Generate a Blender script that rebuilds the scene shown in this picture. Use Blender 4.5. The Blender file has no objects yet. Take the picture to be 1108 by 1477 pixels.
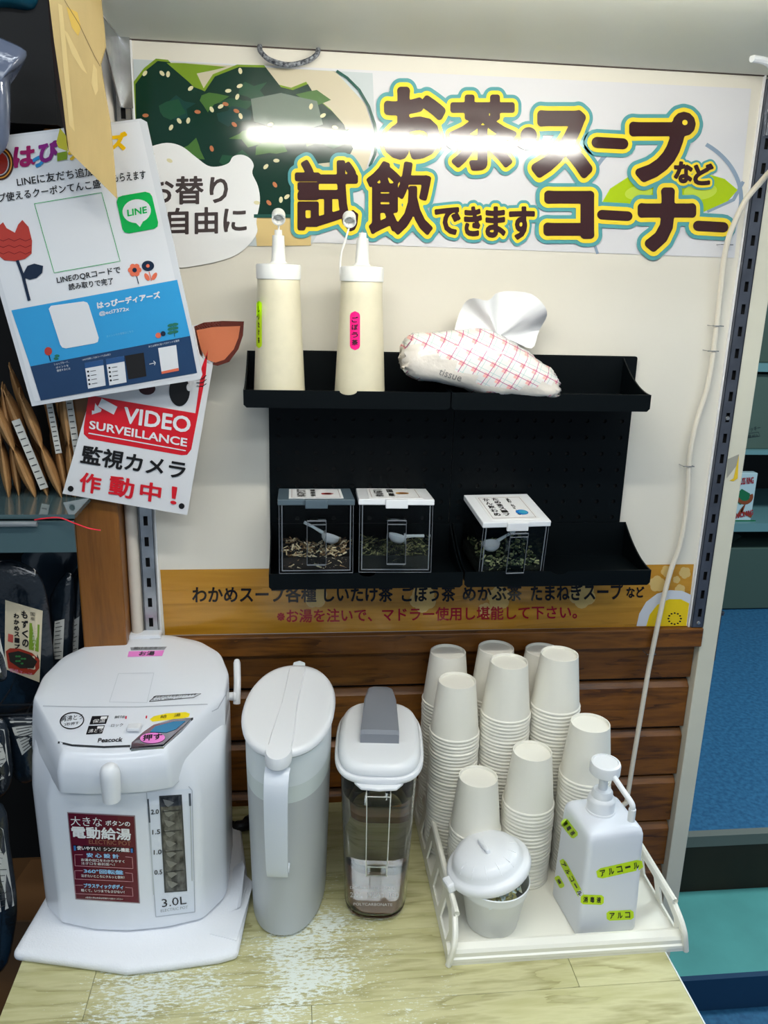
import bpy, bmesh, math, random
import numpy as np
from mathutils import Vector, Matrix
from mathutils.bvhtree import BVHTree

# ------------------------------------------------------------------ camera
SC = bpy.context.scene
CAM = Vector((0.0, -1.25, 1.6925)); FPX = 1189.0
RT = Matrix(((0.9941, -0.0031, 0.1083), (-0.1049, -0.2758, 0.9555), (0.0270, -0.9612, -0.2745)))  # columns: right, down, forward
_f = Vector((RT[0][2], RT[1][2], RT[2][2])).normalized()
_r = Vector((RT[0][0], RT[1][0], RT[2][0])); _r = (_r - _f * _r.dot(_f)).normalized()
_d = _f.cross(_r)
cd = bpy.data.cameras.new('camera'); co = bpy.data.objects.new('camera', cd); SC.collection.objects.link(co)
m = Matrix.Identity(4)
for i in range(3):
    m[i][0] = _r[i]; m[i][1] = -_d[i]; m[i][2] = -_f[i]; m[i][3] = CAM[i]
co.matrix_world = m
cd.sensor_fit = 'HORIZONTAL'; cd.sensor_width = 36.0; cd.lens = 36.0 * FPX / 1108.0; cd.clip_start = 0.02
SC.camera = co

# ------------------------------------------------------------------ world, lights, exposure
SC.view_settings.view_transform = 'Standard'; SC.view_settings.look = 'None'
SC.view_settings.gamma = 1.0; SC.view_settings.use_curve_mapping = False
SC.view_settings.exposure = 0.22
w = bpy.data.worlds.new('world'); SC.world = w; w.use_nodes = True
w.node_tree.nodes['Background'].inputs[0].default_value = (0.72, 0.86, 1.0, 1)
w.node_tree.nodes['Background'].inputs[1].default_value = 0.30

def area(name, loc, rot, sx, sy, power, col):
    l = bpy.data.lights.new(name, 'AREA'); l.shape = 'RECTANGLE'; l.size = sx; l.size_y = sy
    l.energy = power; l.color = col
    o = bpy.data.objects.new(name, l); SC.collection.objects.link(o); o.location = loc; o.rotation_euler = rot
    return o
area('ceiling_lamp_light', (0.3, -2.1, 2.62), (math.radians(14), 0, 0), 2.6, 0.25, 17, (0.90, 0.96, 1.0))  # fill lamp added behind the camera to brighten the fronts
area('ceiling_lamp_light', (0.3, -0.92, 2.62), (0, 0, 0), 2.6, 0.12, 15, (0.88, 0.95, 1.0))
area('ceiling_lamp_light', (-1.6, -1.0, 2.62), (0, math.radians(-12), 0), 0.25, 1.8, 8, (0.92, 0.97, 1.0))
area('ceiling_lamp_light', (2.4, 0.7, 2.62), (0, 0, 0), 1.6, 0.3, 40, (0.85, 0.97, 1.0))
TUBE_STRENGTH = 58.0

# ------------------------------------------------------------------ helpers
def lin(c):
    return tuple((v / 12.92 if v <= 0.04045 else ((v + 0.055) / 1.055) ** 2.4) for v in c)
def rgb(r, g, b): return lin((r / 255.0, g / 255.0, b / 255.0))
MATS = {}
def mat(name, col, rough=0.5, metal=0.0, var=0.0, vscale=20.0, bump=0.0, bscale=80.0, trans=0.0, ior=1.45, coat=0.0,
        alpha=1.0, emit=0.0, spec=0.5, stretch=(1, 1, 1), col2=None, sss=0.0):
    if name in MATS: return MATS[name]
    M = bpy.data.materials.new(name); M.use_nodes = True; nt = M.node_tree; b = nt.nodes['Principled BSDF']
    b.inputs['Base Color'].default_value = (*col, 1); b.inputs['Roughness'].default_value = rough
    b.inputs['Metallic'].default_value = metal; b.inputs['Transmission Weight'].default_value = trans
    b.inputs['IOR'].default_value = ior; b.inputs['Coat Weight'].default_value = coat; b.inputs['Coat Roughness'].default_value = 0.06
    b.inputs['Alpha'].default_value = alpha; b.inputs['Specular IOR Level'].default_value = spec
    if sss: 
        b.inputs['Subsurface Weight'].default_value = sss; b.inputs['Subsurface Scale'].default_value = 0.02
    if emit:
        b.inputs['Emission Color'].default_value = (*col, 1); b.inputs['Emission Strength'].default_value = emit
    if var or bump or col2:
        tc = nt.nodes.new('ShaderNodeTexCoord'); mp = nt.nodes.new('ShaderNodeMapping'); nt.links.new(tc.outputs['Object'], mp.inputs[0])
        mp.inputs['Scale'].default_value = stretch
    if var or col2:
        n = nt.nodes.new('ShaderNodeTexNoise'); n.inputs['Scale'].default_value = vscale; n.inputs['Detail'].default_value = 6
        nt.links.new(mp.outputs[0], n.inputs['Vector'])
        r = nt.nodes.new('ShaderNodeValToRGB'); nt.links.new(n.outputs['Fac'], r.inputs[0])
        r.color_ramp.elements[0].position = 0.35; r.color_ramp.elements[1].position = 0.65
        c2 = col2 or tuple(max(0, v * (1 - var)) for v in col)
        r.color_ramp.elements[0].color = (*c2, 1); r.color_ramp.elements[1].color = (*col, 1)
        nt.links.new(r.outputs[0], b.inputs['Base Color'])
    if bump:
        n2 = nt.nodes.new('ShaderNodeTexNoise'); n2.inputs['Scale'].default_value = bscale; n2.inputs['Detail'].default_value = 5
        nt.links.new(mp.outputs[0], n2.inputs['Vector'])
        bp = nt.nodes.new('ShaderNodeBump'); bp.inputs['Strength'].default_value = 1.0; bp.inputs['Distance'].default_value = bump
        nt.links.new(n2.outputs['Fac'], bp.inputs['Height']); nt.links.new(bp.outputs[0], b.inputs['Normal'])
    MATS[name] = M
    return M

def wood(name, c1, c2, c3, scale=(1.2, 9, 22), rough=0.45, ring=5.0, coat=0.0, wear=None):
    M = bpy.data.materials.new(name); M.use_nodes = True; nt = M.node_tree; b = nt.nodes['Principled BSDF']
    tc = nt.nodes.new('ShaderNodeTexCoord'); mp = nt.nodes.new('ShaderNodeMapping'); mp.inputs['Scale'].default_value = scale
    oi = nt.nodes.new('ShaderNodeObjectInfo'); ad = nt.nodes.new('ShaderNodeVectorMath'); ad.operation = 'ADD'
    ml = nt.nodes.new('ShaderNodeVectorMath'); ml.operation = 'SCALE'; ml.inputs[3].default_value = 13.0
    cb = nt.nodes.new('ShaderNodeCombineXYZ')
    for i in range(3): nt.links.new(oi.outputs['Random'], cb.inputs[i])
    nt.links.new(cb.outputs[0], ml.inputs[0]); nt.links.new(tc.outputs['Object'], mp.inputs[0])
    nt.links.new(mp.outputs[0], ad.inputs[0]); nt.links.new(ml.outputs[0], ad.inputs[1])
    n = nt.nodes.new('ShaderNodeTexNoise'); n.inputs['Scale'].default_value = 1.3; n.inputs['Detail'].default_value = 4; n.inputs['Distortion'].default_value = 0.4
    nt.links.new(ad.outputs[0], n.inputs['Vector'])
    mu = nt.nodes.new('ShaderNodeMath'); mu.operation = 'MULTIPLY'; mu.inputs[1].default_value = ring; nt.links.new(n.outputs['Fac'], mu.inputs[0])
    fr = nt.nodes.new('ShaderNodeMath'); fr.operation = 'FRACT'; nt.links.new(mu.outputs[0], fr.inputs[0])
    n3 = nt.nodes.new('ShaderNodeTexNoise'); n3.inputs['Scale'].default_value = 9; n3.inputs['Detail'].default_value = 8
    nt.links.new(ad.outputs[0], n3.inputs['Vector'])
    mx = nt.nodes.new('ShaderNodeMath'); mx.operation = 'MULTIPLY_ADD'; mx.inputs[1].default_value = 0.45; 
    nt.links.new(fr.outputs[0], mx.inputs[0])
    m3 = nt.nodes.new('ShaderNodeMath'); m3.operation = 'MULTIPLY'; m3.inputs[1].default_value = 0.6; nt.links.new(n3.outputs['Fac'], m3.inputs[0])
    nt.links.new(m3.outputs[0], mx.inputs[2])
    r = nt.nodes.new('ShaderNodeValToRGB'); nt.links.new(mx.outputs[0], r.inputs[0])
    r.color_ramp.elements[0].position = 0.25; r.color_ramp.elements[0].color = (*c1, 1)
    r.color_ramp.elements[1].position = 0.75; r.color_ramp.elements[1].color = (*c3, 1)
    e = r.color_ramp.elements.new(0.5); e.color = (*c2, 1)
    out = r.outputs[0]
    if wear:
        n4 = nt.nodes.new('ShaderNodeTexNoise'); n4.inputs['Scale'].default_value = 1.0; n4.inputs['Detail'].default_value = 9; n4.inputs['Roughness'].default_value = 0.75
        mp4 = nt.nodes.new('ShaderNodeMapping'); mp4.inputs['Scale'].default_value = (90, 300, 60); nt.links.new(tc.outputs['Object'], mp4.inputs[0]); nt.links.new(mp4.outputs[0], n4.inputs['Vector'])
        n5 = nt.nodes.new('ShaderNodeTexNoise'); n5.inputs['Scale'].default_value = 5; n5.inputs['Detail'].default_value = 2; nt.links.new(tc.outputs['Object'], n5.inputs['Vector'])
        a5 = nt.nodes.new('ShaderNodeMath'); a5.operation = 'MULTIPLY_ADD'; a5.inputs[1].default_value = 0.9; nt.links.new(n5.outputs['Fac'], a5.inputs[0]); nt.links.new(n4.outputs['Fac'], a5.inputs[2])
        r4 = nt.nodes.new('ShaderNodeValToRGB'); r4.color_ramp.elements[0].position = 1.0 - 0.03; r4.color_ramp.elements[1].position = 1.0
        s4 = nt.nodes.new('ShaderNodeMath'); s4.operation = 'ADD'; s4.inputs[1].default_value = wear[1]
        ds = nt.nodes.new('ShaderNodeVectorMath'); ds.operation = 'DISTANCE'; nt.links.new(tc.outputs['Object'], ds.inputs[0]); ds.inputs[1].default_value = wear[2]
        dk = nt.nodes.new('ShaderNodeMath'); dk.operation = 'MULTIPLY_ADD'; dk.inputs[1].default_value = -0.75; nt.links.new(ds.outputs['Value'], dk.inputs[0]); nt.links.new(a5.outputs[0], dk.inputs[2]); nt.links.new(dk.outputs[0], s4.inputs[0]); nt.links.new(s4.outputs[0], r4.inputs[0])
        mxc = nt.nodes.new('ShaderNodeMix'); mxc.data_type = 'RGBA'; nt.links.new(r4.outputs[0], mxc.inputs['Factor'])
        nt.links.new(out, mxc.inputs[6]); mxc.inputs[7].default_value = (*wear[0], 1); out = mxc.outputs[2]
    nt.links.new(out, b.inputs['Base Color']); b.inputs['Roughness'].default_value = rough; b.inputs['Coat Weight'].default_value = coat
    b.inputs['Coat Roughness'].default_value = 0.15
    bp = nt.nodes.new('ShaderNodeBump'); bp.inputs['Distance'].default_value = 0.0006; nt.links.new(mx.outputs[0], bp.inputs['Height']); nt.links.new(bp.outputs[0], b.inputs['Normal'])
    MATS[name] = M
    return M

def tag(o, label=None, cat=None, group=None, kind=None):
    if label: o['label'] = label
    if cat: o['category'] = cat
    if group: o['group'] = group
    if kind: o['kind'] = kind
    return o
def empty(name, loc, label, cat, group=None):
    o = bpy.data.objects.new(name, None); SC.collection.objects.link(o); o.location = loc; o.empty_display_size = 0.02
    return tag(o, label, cat, group)
def wloc(o):
    v = Vector((0, 0, 0))
    while o: v = v + o.location; o = o.parent
    return v

class MB:
    def __init__(s): s.v = []; s.f = []; s.mi = []; s.mats = []
    def mat_i(s, m):
        if m not in s.mats: s.mats.append(m)
        return s.mats.index(m)
    def add(s, vs, fs, m=None):
        k = len(s.v); s.v += [Vector(v) for v in vs]; s.f += [tuple(i + k for i in f) for f in fs]
        i = s.mat_i(m) if m else 0
        s.mi += [i] * len(fs); return s
    def box(s, x0, x1, y0, y1, z0, z1, m=None, M=None):
        vs = [Vector((x, y, z)) for x in (x0, x1) for y in (y0, y1) for z in (z0, z1)]
        if M: vs = [M @ v for v in vs]
        return s.add(vs, [(0, 1, 3, 2), (4, 6, 7, 5), (0, 4, 5, 1), (2, 3, 7, 6), (0, 2, 6, 4), (1, 5, 7, 3)], m)
    def prism(s, pts, n, m=None):
        """polygon pts (3D, planar) extruded by vector n"""
        pts = [Vector(p) for p in pts]; n = Vector(n); k = len(pts)
        vs = pts + [p + n for p in pts]
        fs = [tuple(range(k))[::-1], tuple(range(k, 2 * k))] + [(i, (i + 1) % k, k + (i + 1) % k, k + i) for i in range(k)]
        return s.add(vs, fs, m)
    def lathe(s, prof, c=(0, 0, 0), n=32, m=None, M=None, closed=False):
        c = Vector(c); vs = []; fs = []
        for r, z in prof:
            for i in range(n):
                a = 2 * math.pi * i / n; v = Vector((r * math.cos(a), r * math.sin(a), z))
                if M: v = M @ v
                vs.append(v + c)
        for j in range(len(prof) - 1):
            for i in range(n):
                fs.append((j * n + i, j * n + (i + 1) % n, (j + 1) * n + (i + 1) % n, (j + 1) * n + i))
        if closed:
            if prof[0][0] > 1e-6: fs.append(tuple(range(n))[::-1])
            if prof[-1][0] > 1e-6: fs.append(tuple(range((len(prof) - 1) * n, len(prof) * n)))
        return s.add(vs, fs, m)
    def rings(s, rings, m=None, cap0=True, cap1=True, close=True):
        n = len(rings[0]); vs = [p for r in rings for p in r]; fs = []
        for j in range(len(rings) - 1):
            for i in range(n if close else n - 1):
                fs.append((j * n + i, j * n + (i + 1) % n, (j + 1) * n + (i + 1) % n, (j + 1) * n + i))
        if cap0: fs.append(tuple(range(n))[::-1])
        if cap1: fs.append(tuple(range((len(rings) - 1) * n, len(rings) * n)))
        return s.add(vs, fs, m)
    def tube(s, path, r, n=10, m=None, caps=True):
        path = [Vector(p) for p in path]; rs = r if isinstance(r, (list, tuple)) else [r] * len(path); out = []
        up = None
        for i, p in enumerate(path):
            t = (path[min(i + 1, len(path) - 1)] - path[max(i - 1, 0)]).normalized()
            if up is None:
                up = Vector((0, 0, 1)) if abs(t.z) < 0.9 else Vector((0, 1, 0))
            a = (up - t * up.dot(t)).normalized(); up = a; b2 = t.cross(a)
            out.append([p + (a * math.cos(2 * math.pi * k / n) + b2 * math.sin(2 * math.pi * k / n)) * rs[i] for k in range(n)])
        return s.rings(out, m, caps, caps)
    def build(s, name, m, parent=None, smooth=False, bevel=0.0, bseg=2, loc=None, kind=None, auto=35):
        off = wloc(parent) if parent else Vector((0, 0, 0))
        if loc is not None: off = Vector(loc)
        me = bpy.data.meshes.new(name); me.from_pydata([v - off for v in s.v], [], s.f)
        mats = s.mats if s.mats else [m]
        if m and not s.mats: mats = [m]
        for x in mats: me.materials.append(x)
        if len(mats) > 1: me.polygons.foreach_set('material_index', s.mi)
        bm = bmesh.new(); bm.from_mesh(me)
        bmesh.ops.remove_doubles(bm, verts=bm.verts, dist=1e-6)
        bmesh.ops.recalc_face_normals(bm, faces=bm.faces)
        if bevel:
            ed = [e for e in bm.edges if e.is_manifold and e.calc_face_angle(0) > math.radians(30)]
            bmesh.ops.bevel(bm, geom=ed, offset=bevel, segments=bseg, affect='EDGES', profile=0.5)
        if smooth:
            for f in bm.faces: f.smooth = True
            for e in bm.edges:
                if len(e.link_faces) == 2 and e.calc_face_angle(0) > math.radians(auto): e.smooth = False
        bm.to_mesh(me); bm.free(); me.update()
        o = bpy.data.objects.new(name, me); SC.collection.objects.link(o)
        if parent: o.parent = parent
        elif loc is not None: o.location = loc
        if kind: o['kind'] = kind
        return o

def rpoly(pts, r, n=5):
    """rounded polygon (2D) ; r number or list"""
    out = []; k = len(pts)
    for i in range(k):
        p = Vector(pts[i]); a = Vector(pts[i - 1]); b = Vector(pts[(i + 1) % k])
        rr = r[i] if isinstance(r, (list, tuple)) else r
        u = (a - p); v = (b - p); la, lb = u.length, v.length; u.normalize(); v.normalize()
        ang = u.angle(v); d = min(rr / max(math.tan(ang / 2), 1e-4), la * 0.49, lb * 0.49)
        p0 = p + u * d; p1 = p + v * d
        for j in range(n + 1):
            t = j / n; out.append(p0 * (1 - t) ** 2 + p * 2 * t * (1 - t) + p1 * t * t)
    return out
def smooth_path(pts, n=8):
    P = [Vector(p) for p in pts]; out = []
    for i in range(len(P) - 1):
        p0 = P[max(i - 1, 0)]; p1 = P[i]; p2 = P[i + 1]; p3 = P[min(i + 2, len(P) - 1)]
        for j in range(n):
            t = j / n
            out.append(0.5 * ((2 * p1) + (-p0 + p2) * t + (2 * p0 - 5 * p1 + 4 * p2 - p3) * t * t + (-p0 + 3 * p1 - 3 * p2 + p3) * t ** 3))
    out.append(P[-1]); return out
def curve_mesh(outer, holes):
    """2D polygon with holes -> (verts2d, faces)"""
    cu = bpy.data.curves.new('tmp', 'CURVE'); cu.dimensions = '2D'; cu.fill_mode = 'BOTH'
    for lp in [outer] + holes:
        s = cu.splines.new('POLY'); s.points.add(len(lp) - 1); s.use_cyclic_u = True
        for i, p in enumerate(lp): s.points[i].co = (p[0], p[1], 0, 1)
    o = bpy.data.objects.new('tmp', cu); me = o.to_mesh()
    v = [(q.co.x, q.co.y) for q in me.vertices]; f = [tuple(p.vertices) for p in me.polygons]
    o.to_mesh_clear(); bpy.data.objects.remove(o); bpy.data.curves.remove(cu)
    return v, f
def plate(mb, outer, holes, fn, th, m=None):
    """fn(u,v)->3D ; extruded by vector th"""
    v, f = curve_mesh(outer, holes); th = Vector(th)
    P = [Vector(fn(a, b)) for a, b in v]
    mb.add(P, f, m); mb.add([p + th for p in P], [x[::-1] for x in f], m)
    for lp in [outer] + holes:
        L = [Vector(fn(p[0], p[1])) for p in lp]; k = len(L)
        mb.add(L + [p + th for p in L], [(i, (i + 1) % k, k + (i + 1) % k, k + i) for i in range(k)], m)

# ---- points seen in the photograph, taken onto real planes / surfaces
def ray(px, py): return (_r * (px - 554.0) + _d * (py - 738.5) + _f * FPX).normalized()
def on_plane(p0, n):
    p0 = Vector(p0); n = Vector(n).normalized()
    def s(px, py):
        d = ray(px, py); t = (p0 - CAM).dot(n) / d.dot(n); q = CAM + d * t
        return q, (n if d.dot(n) < 0 else -n)
    return s
def on_y(y): return on_plane((0, y, 0), (0, 1, 0))
def on_z(z): return on_plane((0, 0, z), (0, 0, 1))
def py_(px, py, y): return on_y(y)(px, py)[0]
def pz_(px, py, z): return on_z(z)(px, py)[0]
def on_mesh(objs, fallback):
    trees = []
    for o in objs:
        off = wloc(o)
        vs = [v.co + off for v in o.data.vertices]; fs = [tuple(p.vertices) for p in o.data.polygons]
        trees.append(BVHTree.FromPolygons(vs, fs))
    def s(px, py):
        d = ray(px, py); best = None
        for t in trees:
            h = t.ray_cast(CAM, d)
            if h[0] is not None and (best is None or h[3] < best[2]): best = (h[0], h[1], h[3])
        if best is None: return fallback(px, py)
        n = best[1]
        return best[0], (n if d.dot(n) < 0 else -n)
    return s

_TC = {}
def raw_text(s, res=2, offset=0.0):
    cu = bpy.data.curves.new('tmp', 'FONT'); cu.body = s; cu.size = 1.0; cu.resolution_u = res; cu.fill_mode = 'FRONT'; cu.offset = offset
    o = bpy.data.objects.new('tmp', cu); SC.collection.objects.link(o)
    dg = bpy.context.evaluated_depsgraph_get(); oe = o.evaluated_get(dg); me = oe.to_mesh()
    v = [(q.co.x, q.co.y) for q in me.vertices]; f = [tuple(p.vertices) for p in me.polygons]
    oe.to_mesh_clear(); bpy.data.objects.remove(o); bpy.data.curves.remove(cu)
    return v, f
def text_geo(s, stroke=0.0, res=2):
    key = (s, round(stroke, 3), res)
    if key in _TC: return _TC[key]
    if stroke < 0.010:
        _TC[key] = raw_text(s, res); return _TC[key]
    # evenly rounded outline at distance stroke from the letter: contour of its distance field
    v, f = raw_text(s, 3); cnt = {}
    for p in f:
        for i in range(len(p)):
            e = tuple(sorted((p[i], p[(i + 1) % len(p)]))); cnt[e] = cnt.get(e, 0) + 1
    V = np.array(v); E = np.array([e for e, c in cnt.items() if c == 1]); A = V[E[:, 0]]; B = V[E[:, 1]]
    h = 0.02 if (len(s) == 1 or stroke < 0.04) else 0.028; mg = stroke + 2 * h
    xs = np.arange(V[:, 0].min() - mg, V[:, 0].max() + mg + h, h); ys = np.arange(V[:, 1].min() - mg, V[:, 1].max() + mg + h, h)
    X, Y = np.meshgrid(xs, ys); Pp = np.stack([X.ravel(), Y.ravel()], 1); D = B - A; L2 = np.maximum((D ** 2).sum(1), 1e-12)
    G2 = np.empty(X.shape)
    for i0 in range(0, len(xs), 24):
        i1 = min(i0 + 24, len(xs)); lo, hi = xs[i0] - stroke - .12, xs[i1 - 1] + stroke + .12
        kk = (np.maximum(A[:, 0], B[:, 0]) > lo) & (np.minimum(A[:, 0], B[:, 0]) < hi)
        q = np.stack([X[:, i0:i1].ravel(), Y[:, i0:i1].ravel()], 1)[:, None, :]
        if not kk.any(): G2[:, i0:i1] = 1.0; continue
        A_, B_, D_, l_ = A[kk], B[kk], D[kk], L2[kk]
        t = np.clip(((q - A_) * D_).sum(2) / l_, 0, 1); dd = np.sqrt((((A_ + D_ * t[..., None]) - q) ** 2).sum(2)).min(1)
        cr = ((A_[:, 0] > q[..., 0]) != (B_[:, 0] > q[..., 0])) & (q[..., 1] < D_[:, 1] * (q[..., 0] - A_[:, 0]) / np.where(np.abs(D_[:, 0]) < 1e-9, 1e-9, D_[:, 0]) + A_[:, 1])
        G2[:, i0:i1] = np.where(cr.sum(1) % 2 == 1, -dd, dd).reshape(len(ys), i1 - i0)
    out = G2
    F = (out.reshape(X.shape) - stroke); ny, nx = F.shape; seg = {}
    def pt(j, i, e):
        if e == 0: a_, b_ = F[j, i], F[j, i + 1]; return ((j, i, 'h'), (xs[i] + h * a_ / (a_ - b_), ys[j]))
        if e == 2: a_, b_ = F[j + 1, i], F[j + 1, i + 1]; return ((j + 1, i, 'h'), (xs[i] + h * a_ / (a_ - b_), ys[j + 1]))
        if e == 3: a_, b_ = F[j, i], F[j + 1, i]; return ((j, i, 'v'), (xs[i], ys[j] + h * a_ / (a_ - b_)))
        a_, b_ = F[j, i + 1], F[j + 1, i + 1]; return ((j, i + 1, 'v'), (xs[i + 1], ys[j] + h * a_ / (a_ - b_)))
    adj = {}; pos = {}
    TB = {1: [(3, 0)], 2: [(0, 1)], 3: [(3, 1)], 4: [(1, 2)], 5: [(3, 0), (1, 2)], 6: [(0, 2)], 7: [(3, 2)], 8: [(2, 3)], 9: [(2, 0)], 10: [(0, 1), (2, 3)], 11: [(2, 1)], 12: [(1, 3)], 13: [(1, 0)], 14: [(0, 3)]}
    I = F < 0
    code = I[:-1, :-1] * 1 + I[:-1, 1:] * 2 + I[1:, 1:] * 4 + I[1:, :-1] * 8
    for j, i in zip(*np.nonzero((code > 0) & (code < 15))):
        for e0, e1 in TB[int(code[j, i])]:
            k0, p0 = pt(j, i, e0); k1, p1 = pt(j, i, e1); pos[k0] = p0; pos[k1] = p1; adj.setdefault(k0, []).append(k1); adj.setdefault(k1, []).append(k0)
    loops = []; seen = set()
    for k in adj:
        if k in seen: continue
        lp = []; cur = k
        while cur is not None:
            seen.add(cur); lp.append(pos[cur]); cur = next((n_ for n_ in adj[cur] if n_ not in seen), None)
        if len(lp) > 5: loops.append(lp)
    _TC[key] = curve_mesh(loops[0], loops[1:]) if loops else (v, f)
    return _TC[key]

class Print:
    """flat print laid on a surface: pixel outlines taken onto the surface they are printed on"""
    def __init__(s, surf, lift=0.0004): s.surf = surf; s.lift = lift; s.mb = {}; s.k = 0
    def _put(s, pts, layer):
        out = []
        for p in pts:
            q, n = s.surf(p[0], p[1]); out.append(q + n * (s.lift + 0.00022 * layer))
        return out
    def _add(s, part, pts, faces, m, layer):
        s.k += 1   # every piece a hair above the one before, so that no two faces coincide
        s.mb.setdefault(part, MB()).add(s._put(pts, layer + 0.03 * (s.k % 12)), faces, m)
    def poly(s, pts, m, layer=0, part='print', grid=0):
        if grid:
            (x0, y0), (x1, y1), (x2, y2), (x3, y3) = pts; n = grid; P = []; F = []
            for j in range(n + 1):
                for i in range(n + 1):
                    u, v = i / n, j / n
                    P.append((x0 * (1 - u) * (1 - v) + x1 * u * (1 - v) + x2 * u * v + x3 * (1 - u) * v, y0 * (1 - u) * (1 - v) + y1 * u * (1 - v) + y2 * u * v + y3 * (1 - u) * v))
            for j in range(n):
                for i in range(n): k = j * (n + 1) + i; F.append((k, k + 1, k + n + 2, k + n + 1))
            s._add(part, P, F, m, layer)
        else: s._add(part, pts, [tuple(range(len(pts)))], m, layer)
    def ell(s, cx, cy, rx, ry, m, layer=0, part='print', rot=0, a0=0, a1=360, n=28):
        c, sn = math.cos(math.radians(rot)), math.sin(math.radians(rot)); P = []
        k = n if a1 - a0 >= 360 else n + 1
        for i in range(k):
            a = math.radians(a0 + (a1 - a0) * i / n); x = rx * math.cos(a); y = ry * math.sin(a)
            P.append((cx + x * c - y * sn, cy + x * sn + y * c))
        s._add(part, P, [tuple(range(k))], m, layer)
    def arc(s, cx, cy, rx, ry, wd, m, layer=0, part='print', rot=0, a0=0, a1=360, n=36):
        c, sn = math.cos(math.radians(rot)), math.sin(math.radians(rot)); P = []; F = []
        for i in range(n + 1):
            a = math.radians(a0 + (a1 - a0) * i / n)
            for q in (-wd / 2, wd / 2):
                x = (rx + q) * math.cos(a); y = (ry + q) * math.sin(a); P.append((cx + x * c - y * sn, cy + x * sn + y * c))
        for i in range(n): F.append((2 * i, 2 * i + 2, 2 * i + 3, 2 * i + 1))
        s._add(part, P, F, m, layer)
    def line(s, pts, wd, m, layer=0, part='print'):
        P = []; F = []; p0 = [Vector(p) for p in pts]; pts = [p0[0]]
        for i in range(1, len(p0)):
            k = max(1, int((p0[i] - p0[i - 1]).length / 7)); pts += [p0[i - 1].lerp(p0[i], (j + 1) / k) for j in range(k)]
        for i, p in enumerate(pts):
            t = (pts[min(i + 1, len(pts) - 1)] - pts[max(i - 1, 0)]).normalized(); nrm = Vector((-t.y, t.x)) * wd / 2
            P += [p + nrm, p - nrm]
        for i in range(len(pts) - 1): F.append((2 * i, 2 * i + 2, 2 * i + 3, 2 * i + 1))
        s._add(part, P, F, m, layer)
    def text(s, t, bl, br, tl, m, layer=2, part='lettering', stroke=0.0, res=2):
        """bbox of the lettering fitted to bottom-left, bottom-right, top-left ; stroke in pixels"""
        v0, f0 = text_geo(t, 0, res)
        if not v0: return
        x0 = min(a for a, b in v0); x1 = max(a for a, b in v0); y0 = min(b for a, b in v0); y1 = max(b for a, b in v0)
        W = max(x1 - x0, 1e-3); H = max(y1 - y0, 1e-3)
        bl = Vector(bl); ex = Vector(br) - bl; ey = Vector(tl) - bl
        v, f = (v0, f0)
        if stroke:
            k = (ey.length / H + ex.length / W) / 2; v, f = text_geo(t, stroke / k, res)
        P = [bl + ex * ((a - x0) / W) + ey * ((b - y0) / H) for a, b in v]
        s._add(part, P, f, m, layer)
    def done(s, parent, kinds=None):
        out = []
        for part, mb in s.mb.items():
            out.append(mb.build(part if isinstance(part, str) else part[0], None, parent))
        return out

random.seed(7)
# ------------------------------------------------------------------ materials
PLASTER = mat('plaster', rgb(226, 221, 208), 0.75, var=0.05, vscale=3, bump=0.0012, bscale=14)
CREAM = mat('cream_paint', rgb(222, 218, 198), 0.5, var=0.05, vscale=12)
COLUMN = mat('column_paint', rgb(216, 207, 194), 0.55, var=0.05, vscale=12, bump=0.0003, bscale=50)
SHELFG = mat('shelf_board', rgb(226, 226, 214), 0.5, var=0.04, vscale=5)
WAIN = wood('wainscot_wood', rgb(76, 42, 8), rgb(128, 78, 22), rgb(106, 62, 14), scale=(2.0, 9, 16), rough=0.4, ring=5)
BROWNP = wood('post_wood', rgb(120, 74, 26), rgb(138, 88, 34), rgb(130, 80, 28), scale=(25, 25, 2.5), rough=0.35, ring=3)
TABLE = wood('table_wood', rgb(158, 152, 104), rgb(198, 194, 148), rgb(182, 178, 128), scale=(2.2, 16, 9), rough=0.33, ring=5, wear=(rgb(222, 228, 218), 0.06, (-0.05, -0.12, 0.8)))
STEEL = mat('galvanised_steel', rgb(196, 198, 200), 0.24, 0.8, var=0.3, vscale=40)
STEELD = mat('upright_steel', rgb(104, 108, 118), 0.35, 0.7, var=0.25, vscale=30)
BLACKH = mat('slot_dark', rgb(14, 14, 16), 0.8)
RACK = mat('rack_plastic', rgb(3, 8, 11), 0.45, spec=0.18)
WHITE = mat('white_plastic', rgb(238, 240, 243), 0.28, var=0.01, vscale=5)
POTW = mat('pot_plastic', rgb(233, 237, 244), 0.22, coat=0.3)
CUPW = mat('cup_paper', rgb(240, 237, 226), 0.6)
TRAYW = mat('tray_plastic', rgb(240, 238, 226), 0.3, coat=0.2)
PAPER = mat('paper', rgb(238, 238, 238), 0.6)
GLOSSW = mat('gloss_white_print', rgb(220, 219, 222), 0.11, bump=0.0005, bscale=6)
def ink(name, r, g, b, rough=0.15, coat=0.0): return mat(name, rgb(r, g, b), 0.11, bump=0.0005, bscale=6)
def flat(name, r, g, b, rough=0.5): return mat(name, rgb(r, g, b), rough)

# ================================================================== STRUCTURE
Z0 = 0.80          # table top
def struct(name, mb, m, **k): 
    o = mb.build(name, m, None, **k); o['kind'] = 'structure'; return o
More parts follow.
